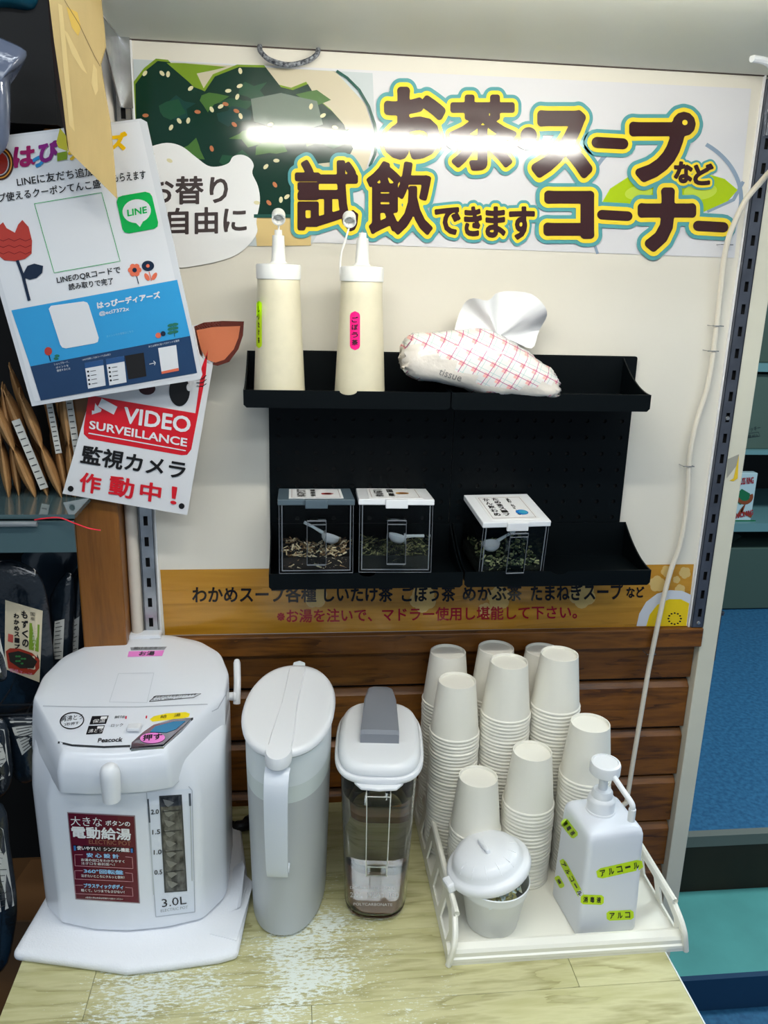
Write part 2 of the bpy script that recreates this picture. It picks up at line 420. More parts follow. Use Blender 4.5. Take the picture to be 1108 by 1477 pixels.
# floors: blue raised floor, teal step, lower blue floor
FB = mat('blue_lino', rgb(52, 112, 152), 0.45, var=0.35, vscale=70, col2=rgb(38, 90, 130))
FT = mat('teal_mat', rgb(88, 166, 162), 0.5, var=0.12, vscale=10)
FD = mat('dark_riser', rgb(44, 34, 20), 0.6, var=0.4, vscale=8)
FN = mat('nosing_grey', rgb(112, 118, 112), 0.5)
struct('floor', MB().box(-3, 4.5, -4.2, 4.2, -0.16, -0.10), FB)
struct('trim_1', MB().box(0.74, 4.5, 0.35, 0.645, -0.10, 0.0), FT)
struct('trim_2', MB().box(0.74, 4.5, 0.335, 0.35, -0.10, 0.0), mat('step_front', rgb(20, 62, 96), 0.6))
pl = struct('trim_3', MB().box(0.74, 4.5, 0.655, 2.95, -0.10, 0.185), FB)
struct('trim_4', MB().box(0.74, 4.5, 0.64, 0.655, -0.10, 0.155), FD)
struct('trim_5', MB().box(0.74, 4.5, 0.636, 0.662, 0.155, 0.19), FN)
struct('wall_rear', MB().box(0.9, 4.5, 2.95, 3.05, -0.1, 2.7), mat('rear_wall', rgb(40, 66, 70), 0.7))
struct('wall_left', MB().box(-1.5, -1.45, -1.0, 0.6, -0.1, 2.7), mat('left_wall', rgb(34, 40, 46), 0.7))
struct('ceiling', MB().box(-3, 4.5, -4.2, 3.05, 2.7, 2.76), mat('ceiling_paint', rgb(226, 228, 226), 0.8))
# back wall (white plaster board), with wainscot planks below
wb = struct('wall_back', MB().box(-0.2146, 0.676, 0.0, 0.04, 1.127, 2.12), PLASTER)
ws = struct('wall_lower', MB().box(-0.40, 0.697, 0.022, 0.06, -0.10, 1.12), BLACKH)
zt = [1.0975, 1.0191, 0.9213, 0.8227, 0.7242, 0.6257, 0.5270]
for i, z in enumerate(zt):
    z1 = z - 0.0035 if i else 1.10; zb = (zt[i + 1] + 0.0035) if i + 1 < len(zt) else 0.43
    # plank with a bevelled upper edge
    x0, x1 = -0.40, 0.697
    prof = [(0.022, z1), (0.018, z1), (0.009, z1 - 0.010), (0.009, zb + 0.003), (0.014, zb), (0.022, zb)]
    b = MB(); b.prism([(x0, y, z_) for y, z_ in prof], (x1 - x0, 0, 0)); b.build('plank', WAIN, ws)
struct('trim_6', MB().box(-0.40, 0.6985, -0.012, 0.03, 1.0925, 1.127), WAIN, bevel=0.002)
# end post, cream, at right
b = MB(); b.box(0.6985, 0.7294, -0.006, 0.34, -0.10, 2.1)
struct('wall_right', b, CREAM, bevel=0.0015)
b = MB()
pr = on_y(-0.0065)
# left rounded cream column and brown wood post
b = MB(); n = 14
ring = [(-0.2565, 0.05)] + [(-0.2478 - 0.0087 * math.cos(math.pi * i / n), -0.012 - 0.009 * math.sin(math.pi * i / n)) for i in range(n + 1)] + [(-0.2391, 0.05)]
b.prism([(x, y, 1.127) for x, y in ring], (0, 0, 0.98)); struct('wall_column', b, COLUMN, smooth=True)
b = MB().box(-0.322, -0.2575, -0.05, 0.02, -0.1, 1.865)
struct('trim_7', b, BROWNP, bevel=0.003)
# dark backing of the left display bay
struct('wall_bay', MB().box(-1.45, -0.3225, 0.12, 0.16, -0.1, 2.7), mat('bay_dark', rgb(6, 6, 7), 0.8))
# board edge (white seam strip) along the right side of the plaster board
struct('trim_8', MB().box(0.6735, 0.6762, -0.004, 0.02, 1.127, 1.985), PAPER)
struct('trim_9', MB().box(-0.2146, -0.2120, -0.003, 0.02, 1.127, 1.985), PAPER)
# screws, paint chips on post
p = Print(on_y(-0.0062), 0.0006)
p.poly([(1058, 690), (1066, 655), (1064, 690), (1058, 694), (1052, 693)], flat('chip_yellow', 226, 190, 40), 0, 'paint_chip')
p.poly([(1050, 662), (1066, 655), (1062, 672), (1048, 690)], flat('chip_grey', 160, 158, 146), 0, 'paint_chip')
p.done(bpy.data.objects['wall_right'])

# slotted uprights
def upright(x0, x1, zb, ztop, label, zs, cx, mt):
    r = empty('shelf_upright', (x0, 0, zb), label, 'upright', 'slotted shelf uprights')
    b = MB(); holes = []
    for z in zs: holes.append([(cx - 0.0032, z - 0.0075), (cx + 0.0032, z - 0.0075), (cx + 0.0032, z + 0.0075), (cx - 0.0032, z + 0.0075)])
    plate(b, [(x0 + .0005, zb), (x1 - .0005, zb), (x1 - .0005, ztop), (x0 + .0005, ztop)], holes, lambda u, v: (u, -0.009, v), (0, 0.0015, 0))
    b.box(x0, x0 + .0015, -0.009, 0.0, zb, ztop); b.box(x1 - .0015, x1, -0.009, 0.0, zb, ztop)
    b.build('channel', mt, r)
    MB().box(x0 + .0015, x1 - .0015, -0.0012, -0.0002, zb, ztop).build('channel_back', BLACKH, r)
    return r
zsR = [1.155 + 0.0336 * i for i in range(25)]
ur = upright(0.6768, 0.6980, 1.1285, 1.98, 'dark steel slotted shelf upright beside the cream post at right', zsR, 0.6885, STEELD)
zsL = [1.155 + 0.0336 * i for i in range(25)]
ul = upright(-0.2365, -0.2150, 1.1285, 1.98, 'shiny slotted steel upright between cream column and white board at left', zsL, -0.2265, STEEL)
for r_, x, zz in ((ur, 0.6880, (1.137, 1.49)), (ul, -0.2255, (1.136,))):
    for z in zz:
        b = MB(); M_ = Matrix.Rotation(math.pi / 2, 4, 'X')
        b.lathe([(0, 0.0022), (0.0026, 0.002), (0.0036, 0.0006), (0.0037, 0)], (x, -0.0092, z), 14, M=M_)
        b.box(x - .0025, x + .0025, -0.0118, -0.0112, z - .0005, z + .0005, M=None)
        b.build('screw', STEEL, r_, smooth=True)

# overhead shelf
r = empty('overhead_shelf', (0.2, -0.2, 1.985), 'pale grey shelf board hung above the banner', 'shelf')
MB().box(-0.2262, 0.70, -0.70, -0.004, 1.985, 2.010).build('board', SHELFG, r, bevel=0.001)
MB().box(-0.2262, 0.70, -0.0035, -0.0005, 1.984, 1.995).build('gap_strip', mat('gap_shade', rgb(70, 56, 50), 0.6), r)  # dark strip standing in for the shaded gap between board and wall
b = MB(); b.prism([(-0.2292, -0.011, 1.985), (-0.2292, -0.011, 1.902), (-0.2292, -0.018, 1.900), (-0.2292, -0.13, 1.978), (-0.2292, -0.13, 1.985)], (0.002, 0, 0))
b.box(-0.2292, -0.2130, -0.0115, -0.0095, 1.90, 1.985)
b.build('bracket', STEEL, r)
b = MB(); b.prism([(0.7005, -0.011, 1.985), (0.7005, -0.011, 1.905), (0.7005, -0.05, 1.93), (0.7005, -0.66, 1.975), (0.7005, -0.66, 1.985)], (0.002, 0, 0))
b.box(0.684, 0.7005, -0.0125, -0.0105, 1.905, 1.985)
b.build('bracket', STEEL, r)
# tube light hanging under the shelf
r = empty('tube_light', (0.22, -0.50, 1.935), 'fluorescent tube light under the front of the overhead shelf', 'lamp')
MB().box(-0.10, 0.58, -0.525, -0.475, 1.962, 1.9845).build('housing', WHITE, r, bevel=0.003)
b = MB(); b.tube([(-0.09, -0.50, 1.948), (0.57, -0.50, 1.948)], 0.011, 12)
b.build('tube', mat('tube_glow', (1.0, 0.97, 0.88), 0.5, emit=TUBE_STRENGTH), r, smooth=True)
b = MB(); b.box(-0.098, -0.09, -0.515, -0.485, 1.935, 1.963); b.box(0.57, 0.578, -0.515, -0.485, 1.935, 1.963); b.build('end_cap', WHITE, r)
# ceiling lamps (out of view, what lights the shop; the one behind the viewer is an added fill)
for (x, y, sx, sy, l) in ((0.3, -2.1, 2.6, 0.25, 'long fill lamp added at the ceiling behind the viewer'), (0.3, -0.92, 2.6, 0.12, 'narrow ceiling lamp just in front of the overhead shelf'), (-1.6, -1.0, 0.25, 1.8, 'ceiling lamp over the aisle at left'), (2.4, 0.7, 1.6, 0.3, 'ceiling lamp over the blue floor at right')):
    o = MB().box(x - sx / 2, x + sx / 2, y - sy / 2, y + sy / 2, 2.65, 2.70).build('ceiling_lamp', WHITE, None, bevel=0.004); tag(o, l, 'lamp', 'ceiling lamps')

# ================================================================== TABLE
r = empty('table', (0.07, -0.25, 0.0), 'low display table topped with pale wood-look boards', 'table')
xl, xr = -0.3640, 0.5110
ys = [-0.62, -0.53, -0.412, -0.294, -0.176, -0.058, 0.006]
stag = [[-0.10, 0.20], [0.02], [-0.262, 0.372], [-0.02, 0.30], [-0.2, 0.12], [0.05]]
for j in range(len(ys) - 1):
    cuts = [xl] + stag[j] + [xr]
    for i in range(len(cuts) - 1):
        MB().box(cuts[i] + .0003, cuts[i + 1] - .0003, ys[j] + .0003, ys[j + 1] - .0003, 0.775, Z0).build('plank', TABLE, r, bevel=0.0004, bseg=1)
MB().box(xl, xr, -0.62, 0.006, 0.735, 0.775).build('frame', mat('table_frame', rgb(120, 106, 72), 0.5), r)
for x in (xl + .03, xr - .07):
    for y in (-0.58, -0.06): MB().box(x, x + .04, y, y + .04, -0.10, 0.735).build('leg', BROWNP, r, bevel=0.002)
MB().box(0.5108, 0.5125, -0.62, 0.006, 0.772, 0.8003).build('edge_strip', mat('edge_white', rgb(226, 232, 230), 0.35), r)

# ================================================================== BANNERS
def sheet(name, surf, corners, m, parent, th=0.0006, grid=1):
    """thin sheet with its face on surf (corners in photo pixels)"""
    P = [surf(*c)[0] for c in corners]; n = surf(*corners[0])[1]
    b = MB(); b.prism(P, -n * th); return b.build(name, m, parent)
S = on_y(-0.0012)
r = empty('banner', (0.22, 0, 1.74), 'glossy white banner with brown Japanese lettering and a seaweed photo', 'banner')
sheet('sheet', S, [(192, 85), (1084, 128), (1059.5, 372), (205, 341)], GLOSSW, r)
p = Print(S, 0.0003)
cream = ink('bowl_cream', 206, 196, 170); dgreen = ink('weed_dark', 18, 52, 40); mgreen = ink('weed_mid', 34, 78, 54); lgreen = ink('weed_lime', 120, 150, 40)
grey = ink('bowl_grey', 176, 180, 178); sky = ink('photo_pale', 196, 204, 206)
# seaweed photo
Q = lambda x, y: (180 + x / 2.308, 50 + y / 2.308)
p.poly([Q(*a) for a in [(28, 82), (825, 128), (835, 360), (620, 700), (440, 704), (60, 690)]], sky, 0)
p.poly([Q(*a) for a in [(150, 92), (700, 122), (800, 230), (835, 340), (800, 460), (600, 600), (440, 600), (60, 600), (34, 170)]], cream, 1)
p.poly([Q(*a) for a in [(430, 600), (560, 600), (620, 640), (620, 702), (440, 704)]], ink('table_tan', 214, 188, 130), 2)
weed = [(36, 165), (70, 120), (110, 88), (150, 92), (230, 175), (268, 188), (300, 140), (380, 108), (470, 110), (520, 175), (560, 185), (610, 165), (640, 215), (690, 255), (730, 300), (760, 380), (740, 420), (640, 430), (560, 470), (555, 600), (430, 600), (60, 600), (40, 400)]
p.poly([Q(x - 6, y - 8) if i < 16 else Q(x, y) for i, (x, y) in enumerate(weed)], lgreen, 2)
p.poly([Q(*a) for a in weed], dgreen, 3)
random.seed(3)
for k in range(26):
    cx = random.uniform(70, 700); cy = random.uniform(170, 560)
    if cx > 560 and cy > 400: continue
    pts = []; a0 = random.uniform(0, 6)
    for i in range(9):
        rr = random.uniform(14, 46); a = a0 + i * 2 * math.pi / 9; pts.append(Q(cx + rr * 1.5 * math.cos(a), cy + rr * math.sin(a)))
    p.poly(pts, random.choice([mgreen, dgreen, ink('weed_teal', 26, 66, 60), mgreen, ink('weed_bright', 70, 110, 50)]), 4 + k % 4)
p.poly([Q(*a) for a in [(140, 95), (230, 172), (268, 190), (240, 130), (300, 118), (340, 108), (200, 96)]], lgreen, 5)
p.poly([Q(*a) for a in [(420, 215), (520, 195), (640, 222), (660, 300), (560, 330), (430, 290)]], ink('weed_sheen', 110, 124, 112), 8)
seeds = [(70, 270), (125, 130), (145, 133), (220, 180), (243, 258), (182, 288), (212, 287), (320, 240), (336, 232), (290, 250), (375, 208), (383, 172), (372, 255), (386, 272), (155, 310), (485, 300), (488, 326), (385, 122), (68, 130), (345, 188), (365, 300), (440, 330), (470, 440), (505, 420), (480, 560), (520, 550), (540, 540), (440, 560), (500, 500), (620, 240), (660, 270), (700, 310), (640, 330), (720, 340), (90, 400), (150, 420), (290, 380)]
for i, (x, y) in enumerate(seeds):
    q = Q(x, y); p.ell(q[0], q[1], 4.6, 2.8, ink('sesame', 226, 218, 176) if i % 4 else ink('sesame_brown', 190, 120, 80), 9, rot=(i * 47) % 180, n=10)
p.line([Q(*a) for a in [(705, 122), (740, 145), (780, 185), (812, 240), (832, 300), (840, 350), (832, 400), (815, 440)]], 4, ink('bowl_rim', 40, 84, 74), 10)
p.line([Q(430, 604), Q(560, 604), Q(640, 590)], 5, ink('bowl_rim', 40, 84, 74), 10)
# tea cup drawing
blue = ink('cup_blue', 140, 158, 178); lime = ink('tea_lime', 168, 196, 20); lime2 = ink('tea_lime_light', 188, 210, 70)
p.arc(957, 284, 112, 92, 6, blue, 1, 'teacup_print', rot=4, a0=-60, a1=25); p.arc(957, 284, 108, 92, 6, blue, 1, 'teacup_print', rot=4, a0=150, a1=222)
p.line([(1072, 262), (1058, 288), (1020, 305)], 5, blue, 1, 'teacup_print'); p.line([(848, 300), (850, 330), (862, 366)], 4, blue, 1, 'teacup_print')
p.poly([(866, 296), (880, 272), (905, 256), (960, 246), (1010, 248), (1045, 258), (1064, 274), (1050, 290), (1012, 307), (960, 305), (910, 300)], lime, 2, 'teacup_print')
p.ell(921, 278, 20, 10, lime2, 3, 'teacup_print', rot=-8); p.ell(1010, 276, 24, 12, lime2, 3, 'teacup_print', rot=-6)
# brown title lettering with yellow and teal outlines
br = ink('title_brown', 58, 32, 34, 0.12, 0.8); yl = ink('title_yellow', 244, 216, 60, 0.12, 0.8); te = ink('title_teal', 86, 156, 160, 0.12, 0.8)
G = [('お', 557, 637, 132, 225, 5.6, 11), ('茶', 650, 741, 141, 243, 3.6, 10), ('ス', 771, 848, 166, 251, 6.0, 11), ('プ', 912, 996, 168, 257, 6.0, 11),
     ('な', 972, 996, 235, 263, 1.8, 6), ('ど', 1000, 1026, 238, 266, 1.8, 6), ('試', 428, 514, 234, 331, 2.9, 10), ('飲', 531, 621, 236, 336, 2.9, 10),
     ('で', 628, 662, 301, 337, 1.9, 7.5), ('き', 670, 693, 300, 339, 1.9, 7.5), ('ま', 701, 727, 300, 341, 1.9, 7.5), ('す', 735, 769, 300, 344, 1.9, 7.5),
     ('コ', 789, 850, 281, 339, 6.0, 11), ('ナ', 924, 997, 277, 357, 6.0, 11)]
for g, x0, x1, y0, y1, sb, so in G:
    for k, (mm, st, ly) in enumerate(((te, sb + so * 1.05, 11), (yl, sb + so * 0.55, 14), (br, sb, 17))):
        p.text(g, (x0, y1), (x1, y1), (x0, y0), mm, ly, 'lettering', stroke=st)
def bar(x0, y0, x1, y1, h):
    for k, (mm, e, ly) in enumerate(((te, 11.5, 11), (yl, 6, 14), (br, 0, 17))):
        R = h / 2 + e; P = []
        for i in range(9): a = math.pi / 2 + math.pi * i / 8; P.append((x0 + h / 2 * (1 if x1 > x0 else 0) + R * math.cos(a), y0 + R * math.sin(a)))
        for i in range(9): a = -math.pi / 2 + math.pi * i / 8; P.append((x1 - h / 2 + R * math.cos(a), y1 + R * math.sin(a)))
        p.poly(P, mm, ly, 'lettering')
bar(852, 206, 905, 208, 16); bar(860, 310, 911, 312, 14); bar(998, 326, 1049, 328, 15)
for mm, rr, ly in ((te, 21, 11.4), (yl, 16.5, 14.4), (br, 12, 17.4)): p.ell(761.6, 196, rr, rr, mm, ly, 'lettering')
p.ell(986, 177.5, 3.8, 3.8, yl, 20, 'lettering')
p.done(r)

# lower banner, wood print
S = on_y(-0.0012)
r = empty('lower_banner', (0.22, 0, 1.13), 'amber wood-print banner strip with small Japanese lettering below the black rack', 'banner')
AMB = wood('amber_print', rgb(168, 118, 28), rgb(196, 142, 44), rgb(184, 130, 36), scale=(1.0, 9, 14), rough=0.2, ring=2, coat=0.4)
sheet('sheet', S, [(231, 822), (1001, 814), (991, 903), (238, 916)], AMB, r)
p = Print(S, 0.0003)
bk = ink('ink_black', 34, 26, 22); rd = ink('ink_red', 150, 24, 40); blot = ink('blotch', 208, 178, 112)
p.text('わかめスープ各種', (278, 869), (456, 868), (278, 846), bk, 2, stroke=0.6)
p.text('しいたけ茶', (468, 868), (566, 867.5), (468, 846), bk, 2, stroke=0.6)
p.text('ごぼう茶', (580, 868), (656, 867), (580, 846), bk, 2, stroke=0.6)
p.text('めかぶ茶', (668, 867), (752, 866), (668, 845), bk, 2, stroke=0.6)
p.text('たまねぎスープ', (766, 866), (898, 864), (766, 843), bk, 2, stroke=0.6)
p.text('など', (904, 862), (929, 861), (904, 847), bk, 2, stroke=0.5)
p.text('※お湯を注いで、マドラー使用し堪能して下さい。', (400, 898), (832, 892), (400, 879), rd, 2, stroke=0.4)
for (x, y, q) in ((948, 842, 11), (962, 824, 8), (988, 826, 8), (976, 836, 5), (981, 850, 7), (455, 860, 16), (610, 864, 18), (720, 862, 16), (840, 858, 18), (700, 880, 10)):
    for i in range(5): a = i * 1.257 + q; p.ell(x + q * .5 * math.cos(a), y + q * .5 * math.sin(a), q * .6, q * .6, blot, 0, ('blotch', x, y), n=12)
white = ink('print_white', 208, 212, 220)
A0 = [(918, 903), (922, 885), (932, 868), (948, 856), (966, 851), (984, 852), (997, 858), (991, 902.5)]
p.poly(A0, white, 1, 'bowl_print')
p.poly([(932, 903), (937, 886), (948, 872), (965, 864), (982, 864), (994, 870), (990, 902.5)], ink('soup_yellow', 232, 200, 30), 2, 'bowl_print')
random.seed(5)
for i in range(12): a = i * 0.524; p.ell(973 + 9 * math.cos(a), 892 + 8 * math.sin(a), 1.6, 1.2, bk, 3, 'bowl_print', n=8)
p.done(r)

# speech bubble card
S = on_y(-0.0035)
r = empty('speech_bubble_card', (-0.15, 0, 1.72), 'white cloud-shaped paper card overlapping the banner at left', 'sign')
pts = [(215, 212), (240, 206), (262, 211), (282, 226), (300, 239), (316, 240), (330, 235), (336, 226), (348, 223), (360, 228), (366, 238), (364, 250), (372, 268), (375, 290), (370, 318), (371, 335), (360, 352), (340, 368), (310, 378), (284, 383), (262, 386), (240, 384), (215, 376), (196, 350), (194, 240)]
P = [S(*q)[0] for q in [tuple(v) for v in smooth_path([(a, b, 0) for a, b in pts + pts[:1]], 4)[:-1] for v in [v[:2]]]]
b = MB(); b.prism(P, (0, 0.0010, 0)); b.build('card', PAPER, r)
p = Print(S, 0.0003); dk = flat('bubble_ink', 52, 38, 38)
p.text('お替り', (214, 295), (328, 293), (214, 256), dk, 1, stroke=1.0)
p.text('自由に', (243, 338), (355, 335), (243, 301), dk, 1, stroke=1.0)
p.done(r)

# rope loop hanging below the shelf
o = MB().tube(smooth_path([(-0.044, -0.012, 1.9835), (-0.042, -0.018, 1.975), (-0.030, -0.022, 1.965), (-0.006, -0.024, 1.960), (0.018, -0.022, 1.966), (0.031, -0.018, 1.975), (0.034, -0.012, 1.9835)], 8), 0.0033, 10).build('rope_loop', mat('rope', rgb(34, 38, 48), 0.7, var=0.7, vscale=300, bump=0.001, bscale=300, col2=rgb(150, 154, 160)), None, smooth=True, loc=(0, -0.02, 1.97))
tag(o, 'grey speckled cord loop hanging from the overhead shelf edge', 'cord')

# ================================================================== CABLE
pts = [(1112, 246, -.07), (1098, 262, -.05), (1075, 290, -.035), (1056, 330, -.024), (1049, 352, -.02), (1044, 380, -.016), (1034, 470, -.012), (1026, 530, -.012), (1019, 565, -.012), (1006, 605, -.012), (998, 640, -.012), (994, 672, -.012), (993, 700, -.012), (988, 750, -.012), (980, 790, -.012), (968, 822, -.012), (958, 860, -.014), (946, 915, -.020), (935, 970, -.022), (924, 1035, -.024), (913, 1100, -.028), (905, 1150, -.03), (896, 1210, -.04)]
P = [py_(a, b_, y) for a, b_, y in pts]; P.append(P[-1] + Vector((-0.02, -0.01, -0.02)))
P = [Vector((q.x, q.y, max(q.z, 0.8055))) for q in P]
r = empty('power_cable', (0.64, -0.02, 1.3), 'white round cable running down the wall at right', 'cable')
MB().tube(smooth_path(P, 5), 0.0042, 10).build('cable', mat('cable_pvc', rgb(226, 218, 202), 0.4), r, smooth=True)
for (x, y) in ((1047, 353), (1034, 470), (1027, 506), (992, 672), (938, 942)):
    c = py_(x, y, -0.0125); b = MB(); b.box(c.x - .009, c.x + .009, -0.0178, -0.0168, c.z - .0006, c.z + .0006); b.box(c.x - .009, c.x - .008, -0.0178, 0.0, c.z - .0006, c.z + .0006); b.box(c.x + .008, c.x + .009, -0.0178, 0.0, c.z - .0006, c.z + .0006)
    b.build('staple', STEEL, r)
# white cable bundle / clip at the top right corner
a = py_(1085, 84, -0.10)
o = MB().tube(smooth_path([a, a + Vector((.03, 0.01, -.002)), a + Vector((.06, .03, -.02)), a + Vector((.07, .06, -.05))], 5), 0.005, 10).build('cable_hook', WHITE, None, smooth=True, loc=a)
tag(o, 'short white cable end poking from the shelf at top right', 'cable')
# little metal catch on the post
c = py_(1033, 916, 0.0)
b = MB(); b.box(0.7299, 0.7314, -0.004, 0.004, 1.062, 1.152); b.box(0.7299, 0.7360, -0.004, 0.004, 1.150, 1.153); b.tube([(0.7350, 0, 1.153), (0.7350, 0, 1.146)], 0.002, 8)
o = b.build('door_catch', STEELD, None, loc=(0.73, 0, 1.1)); tag(o, 'thin dark metal strip fixed on edge of the cream post', 'catch')

# ================================================================== RACK
def rack_panel(x0, x1, label):
    r = empty('pegboard_panel', ((x0 + x1) / 2, -0.004, 1.25), label, 'pegboard', 'black pegboard panels')
    holes = []
    nx = 10; 
    for j in range(11):
        for i in range(nx):
            cx = x0 + (x1 - x0) * (i + .5) / nx; cz = 1.30 + j * 0.0262
            holes.append([(cx + .0034 * math.cos(a * math.pi / 4), cz + .0034 * math.sin(a * math.pi / 4)) for a in range(8)])
    out = rpoly([(x0, 1.248), (x1, 1.248), (x1, 1.5845), (x0, 1.5845)], 0.004, 3)
    b = MB(); plate(b, [tuple(q) for q in out], holes, lambda u, v: (u, -0.0082, v), (0, 0.002, 0)); b.build('board', RACK, r)
    MB().box(x0 + .001, x1 - .001, -0.0035, -0.0005, 1.249, 1.583).build('back_frame', mat('rack_back', rgb(6, 7, 8), 0.6), r)
    return r
rack_panel(-0.0375, 0.2450, 'left black pegboard panel behind the squeeze bottles and tea canisters')
rack_panel(0.2458, 0.5285, 'right black pegboard panel behind the tissue pack')
def rack_tray(x0, x1, zb, label, notch):
    """zb = bottom of the front lip"""
    r = empty('rack_tray', ((x0 + x1) / 2, -0.065, zb), label, 'tray', 'black trays of the wall rack')
    yf, yk = -0.122, -0.0092; zl = zb + 0.0240; zf = zb + 0.011; zk = zb + 0.0665; t = 0.0022
    nx = (x0 + x1) / 2
    lip = [(x0, zb + .004), (x0 + .004, zb), (x1 - .004, zb), (x1, zb + .004), (x1, zl), (nx + .016, zl)]
    lip += [(nx + .012 * math.cos(a), zl - .0055 * math.sin(a)) for a in [math.pi * i / 10 for i in range(11)]]
    lip += [(nx - .016, zl), (x0, zl)]
    b = MB(); b.prism([(x, yf, z) for x, z in lip], (0, t, 0)); b.build('front_lip', RACK, r)
    MB().box(x0 + t, x1 - t, yf + t, yk, zf - t, zf).build('floor', RACK, r)
    MB().box(x0 + t, x1 - t, yk - t, yk, zf, zk).build('back_wall', RACK, r)
    n = 10
    for xs in (x0, x1 - t):
        prof = [(yk, zf - t), (yf + t, zf - t), (yf + t, zl)]
        for i in range(1, n + 1):
            s_ = i / n; prof.append((yf + t + (yk - yf - t) * s_, zl + (zk - zl) * (s_ ** 1.9)))
        b = MB(); b.prism([(xs, y, z) for y, z in prof], (t, 0, 0)); b.build('side_wall', RACK, r)
    return zf
ZU, ZL = 1.5165, 1.2515
fu = rack_tray(-0.0680, 0.2164, ZU, 'upper left black tray holding two squeeze bottles', 1)
rack_tray(0.2180, 0.5066, ZU, 'upper right black tray holding the tissue pack', 1)
fl = rack_tray(-0.0368, 0.2484, ZL, 'lower left black tray holding two tea canisters', 1)
rack_tray(0.2512, 0.5386, ZL, 'lower right black tray holding one tea canister', 1)

# squeeze bottles
BOT = mat('bottle_body', rgb(226, 218, 190), 0.35, var=0.05, vscale=60, sss=0.0)
BOTW = mat('bottle_cap', rgb(240, 240, 236), 0.4)
def squeeze(cx, cy, zb, label, lab_px, lab_col, lab_txt, cap_dx, strap):
    r = empty('squeeze_bottle', (cx, cy, zb), label, 'bottle', 'squeeze bottles on the rack')
    b = MB(); b.lathe([(0, 0), (.0325, 0), (.0355, .003), (.0355, .010), (.0335, .05), (.0310, .10), (.0290, .140), (.0286, .160), (.0270, .163)], (cx, cy, zb), 36); body = b.build('body', BOT, r, smooth=True)
    b = MB(); b.lathe([(.0275, .1575), (.0300, .158), (.0302, .175), (.0292, .177), (.012, .1785), (.0098, .181), (.0082, .205), (.0080, .214), (.0052, .2145), (.0050, .221), (0, .221)], (cx, cy, zb), 32); b.build('screw_cap', BOTW, r, smooth=True)
    # flip cap, open, above the nozzle
    z = zb + .237; M_ = Matrix.Rotation(math.radians(-56), 4, 'X')
    b = MB(); b.lathe([(0, .008), (.0085, .008), (.0090, .006), (.0090, -.006), (.0072, -.006), (.0066, .004), (0, .004)], (cx + cap_dx, cy - .004, z), 20, M=M_)
    b.lathe([(.0030, .003), (.0026, -.001), (0, -.001)], (cx + cap_dx, cy - .004, z), 12, M=M_)
    b.build('nozzle_lid', BOTW, r, smooth=True)
    b = MB()
    if strap: pth = [(cx + cap_dx + .001, cy, z - .006), (cx + cap_dx - .006, cy - .002, z - .03), (cx - .0285, cy - .004, zb + .195), (cx - .0300, cy - .004, zb + .178), (cx - .0295, cy - .003, zb + .166)]
    else: pth = [(cx + cap_dx, cy + .002, z - .004), (cx + cap_dx, cy + .003, z - .012), (cx, cy + .006, zb + .212)]
    b.tube(smooth_path(pth, 5), 0.0013, 8); b.build('strap', BOTW, r, smooth=True)
    S = on_mesh([body], on_y(cy - .03)); p = Print(S, 0.0003)
    (x0, y0, x1, y1) = lab_px; R_ = (x1 - x0) / 2
    P = []; F = []; rows = 26; cols = 4
    for j in range(rows + 1):
        yy = y0 + (y1 - y0) * j / rows; e = max(0.0, R_ - (yy - y0), R_ - (y1 - yy)); hw = math.sqrt(max(R_ * R_ - e * e, 0.3))
        P += [(x0 + R_ - hw + 2 * hw * i / cols, yy) for i in range(cols + 1)]
    for j in range(rows):
        for i in range(cols): k = j * (cols + 1) + i; F.append((k, k + 1, k + cols + 2, k + cols + 1))
    p._add('label_tape', P, F, lab_col, 0)
    n_ = len(lab_txt); hh = (y1 - y0 - 12) / n_
    for i, ch in enumerate(lab_txt):
        yy = y0 + 8 + hh * i; p.text(ch, (x0 + 3, yy + hh * .7), (x1 - 3, yy + hh * .7), (x0 + 3, yy), flat('pen_black', 20, 20, 20), 2, 'label_tape', stroke=0.25)
    p.done(r)
squeeze(-0.0200, -0.080, fu, 'squeeze bottle with a yellow-green label strip at its left edge', (370, 434, 378, 502), mat('tape_green', rgb(206, 240, 20), 0.5), 'しいたけ茶', 0.0005, False)
squeeze(0.0930, -0.080, fu, 'squeeze bottle with a bright pink label strip', (505, 449, 519.5, 505), mat('tape_pink', rgb(250, 10, 130), 0.5), 'ごぼう茶', -0.0185, True)

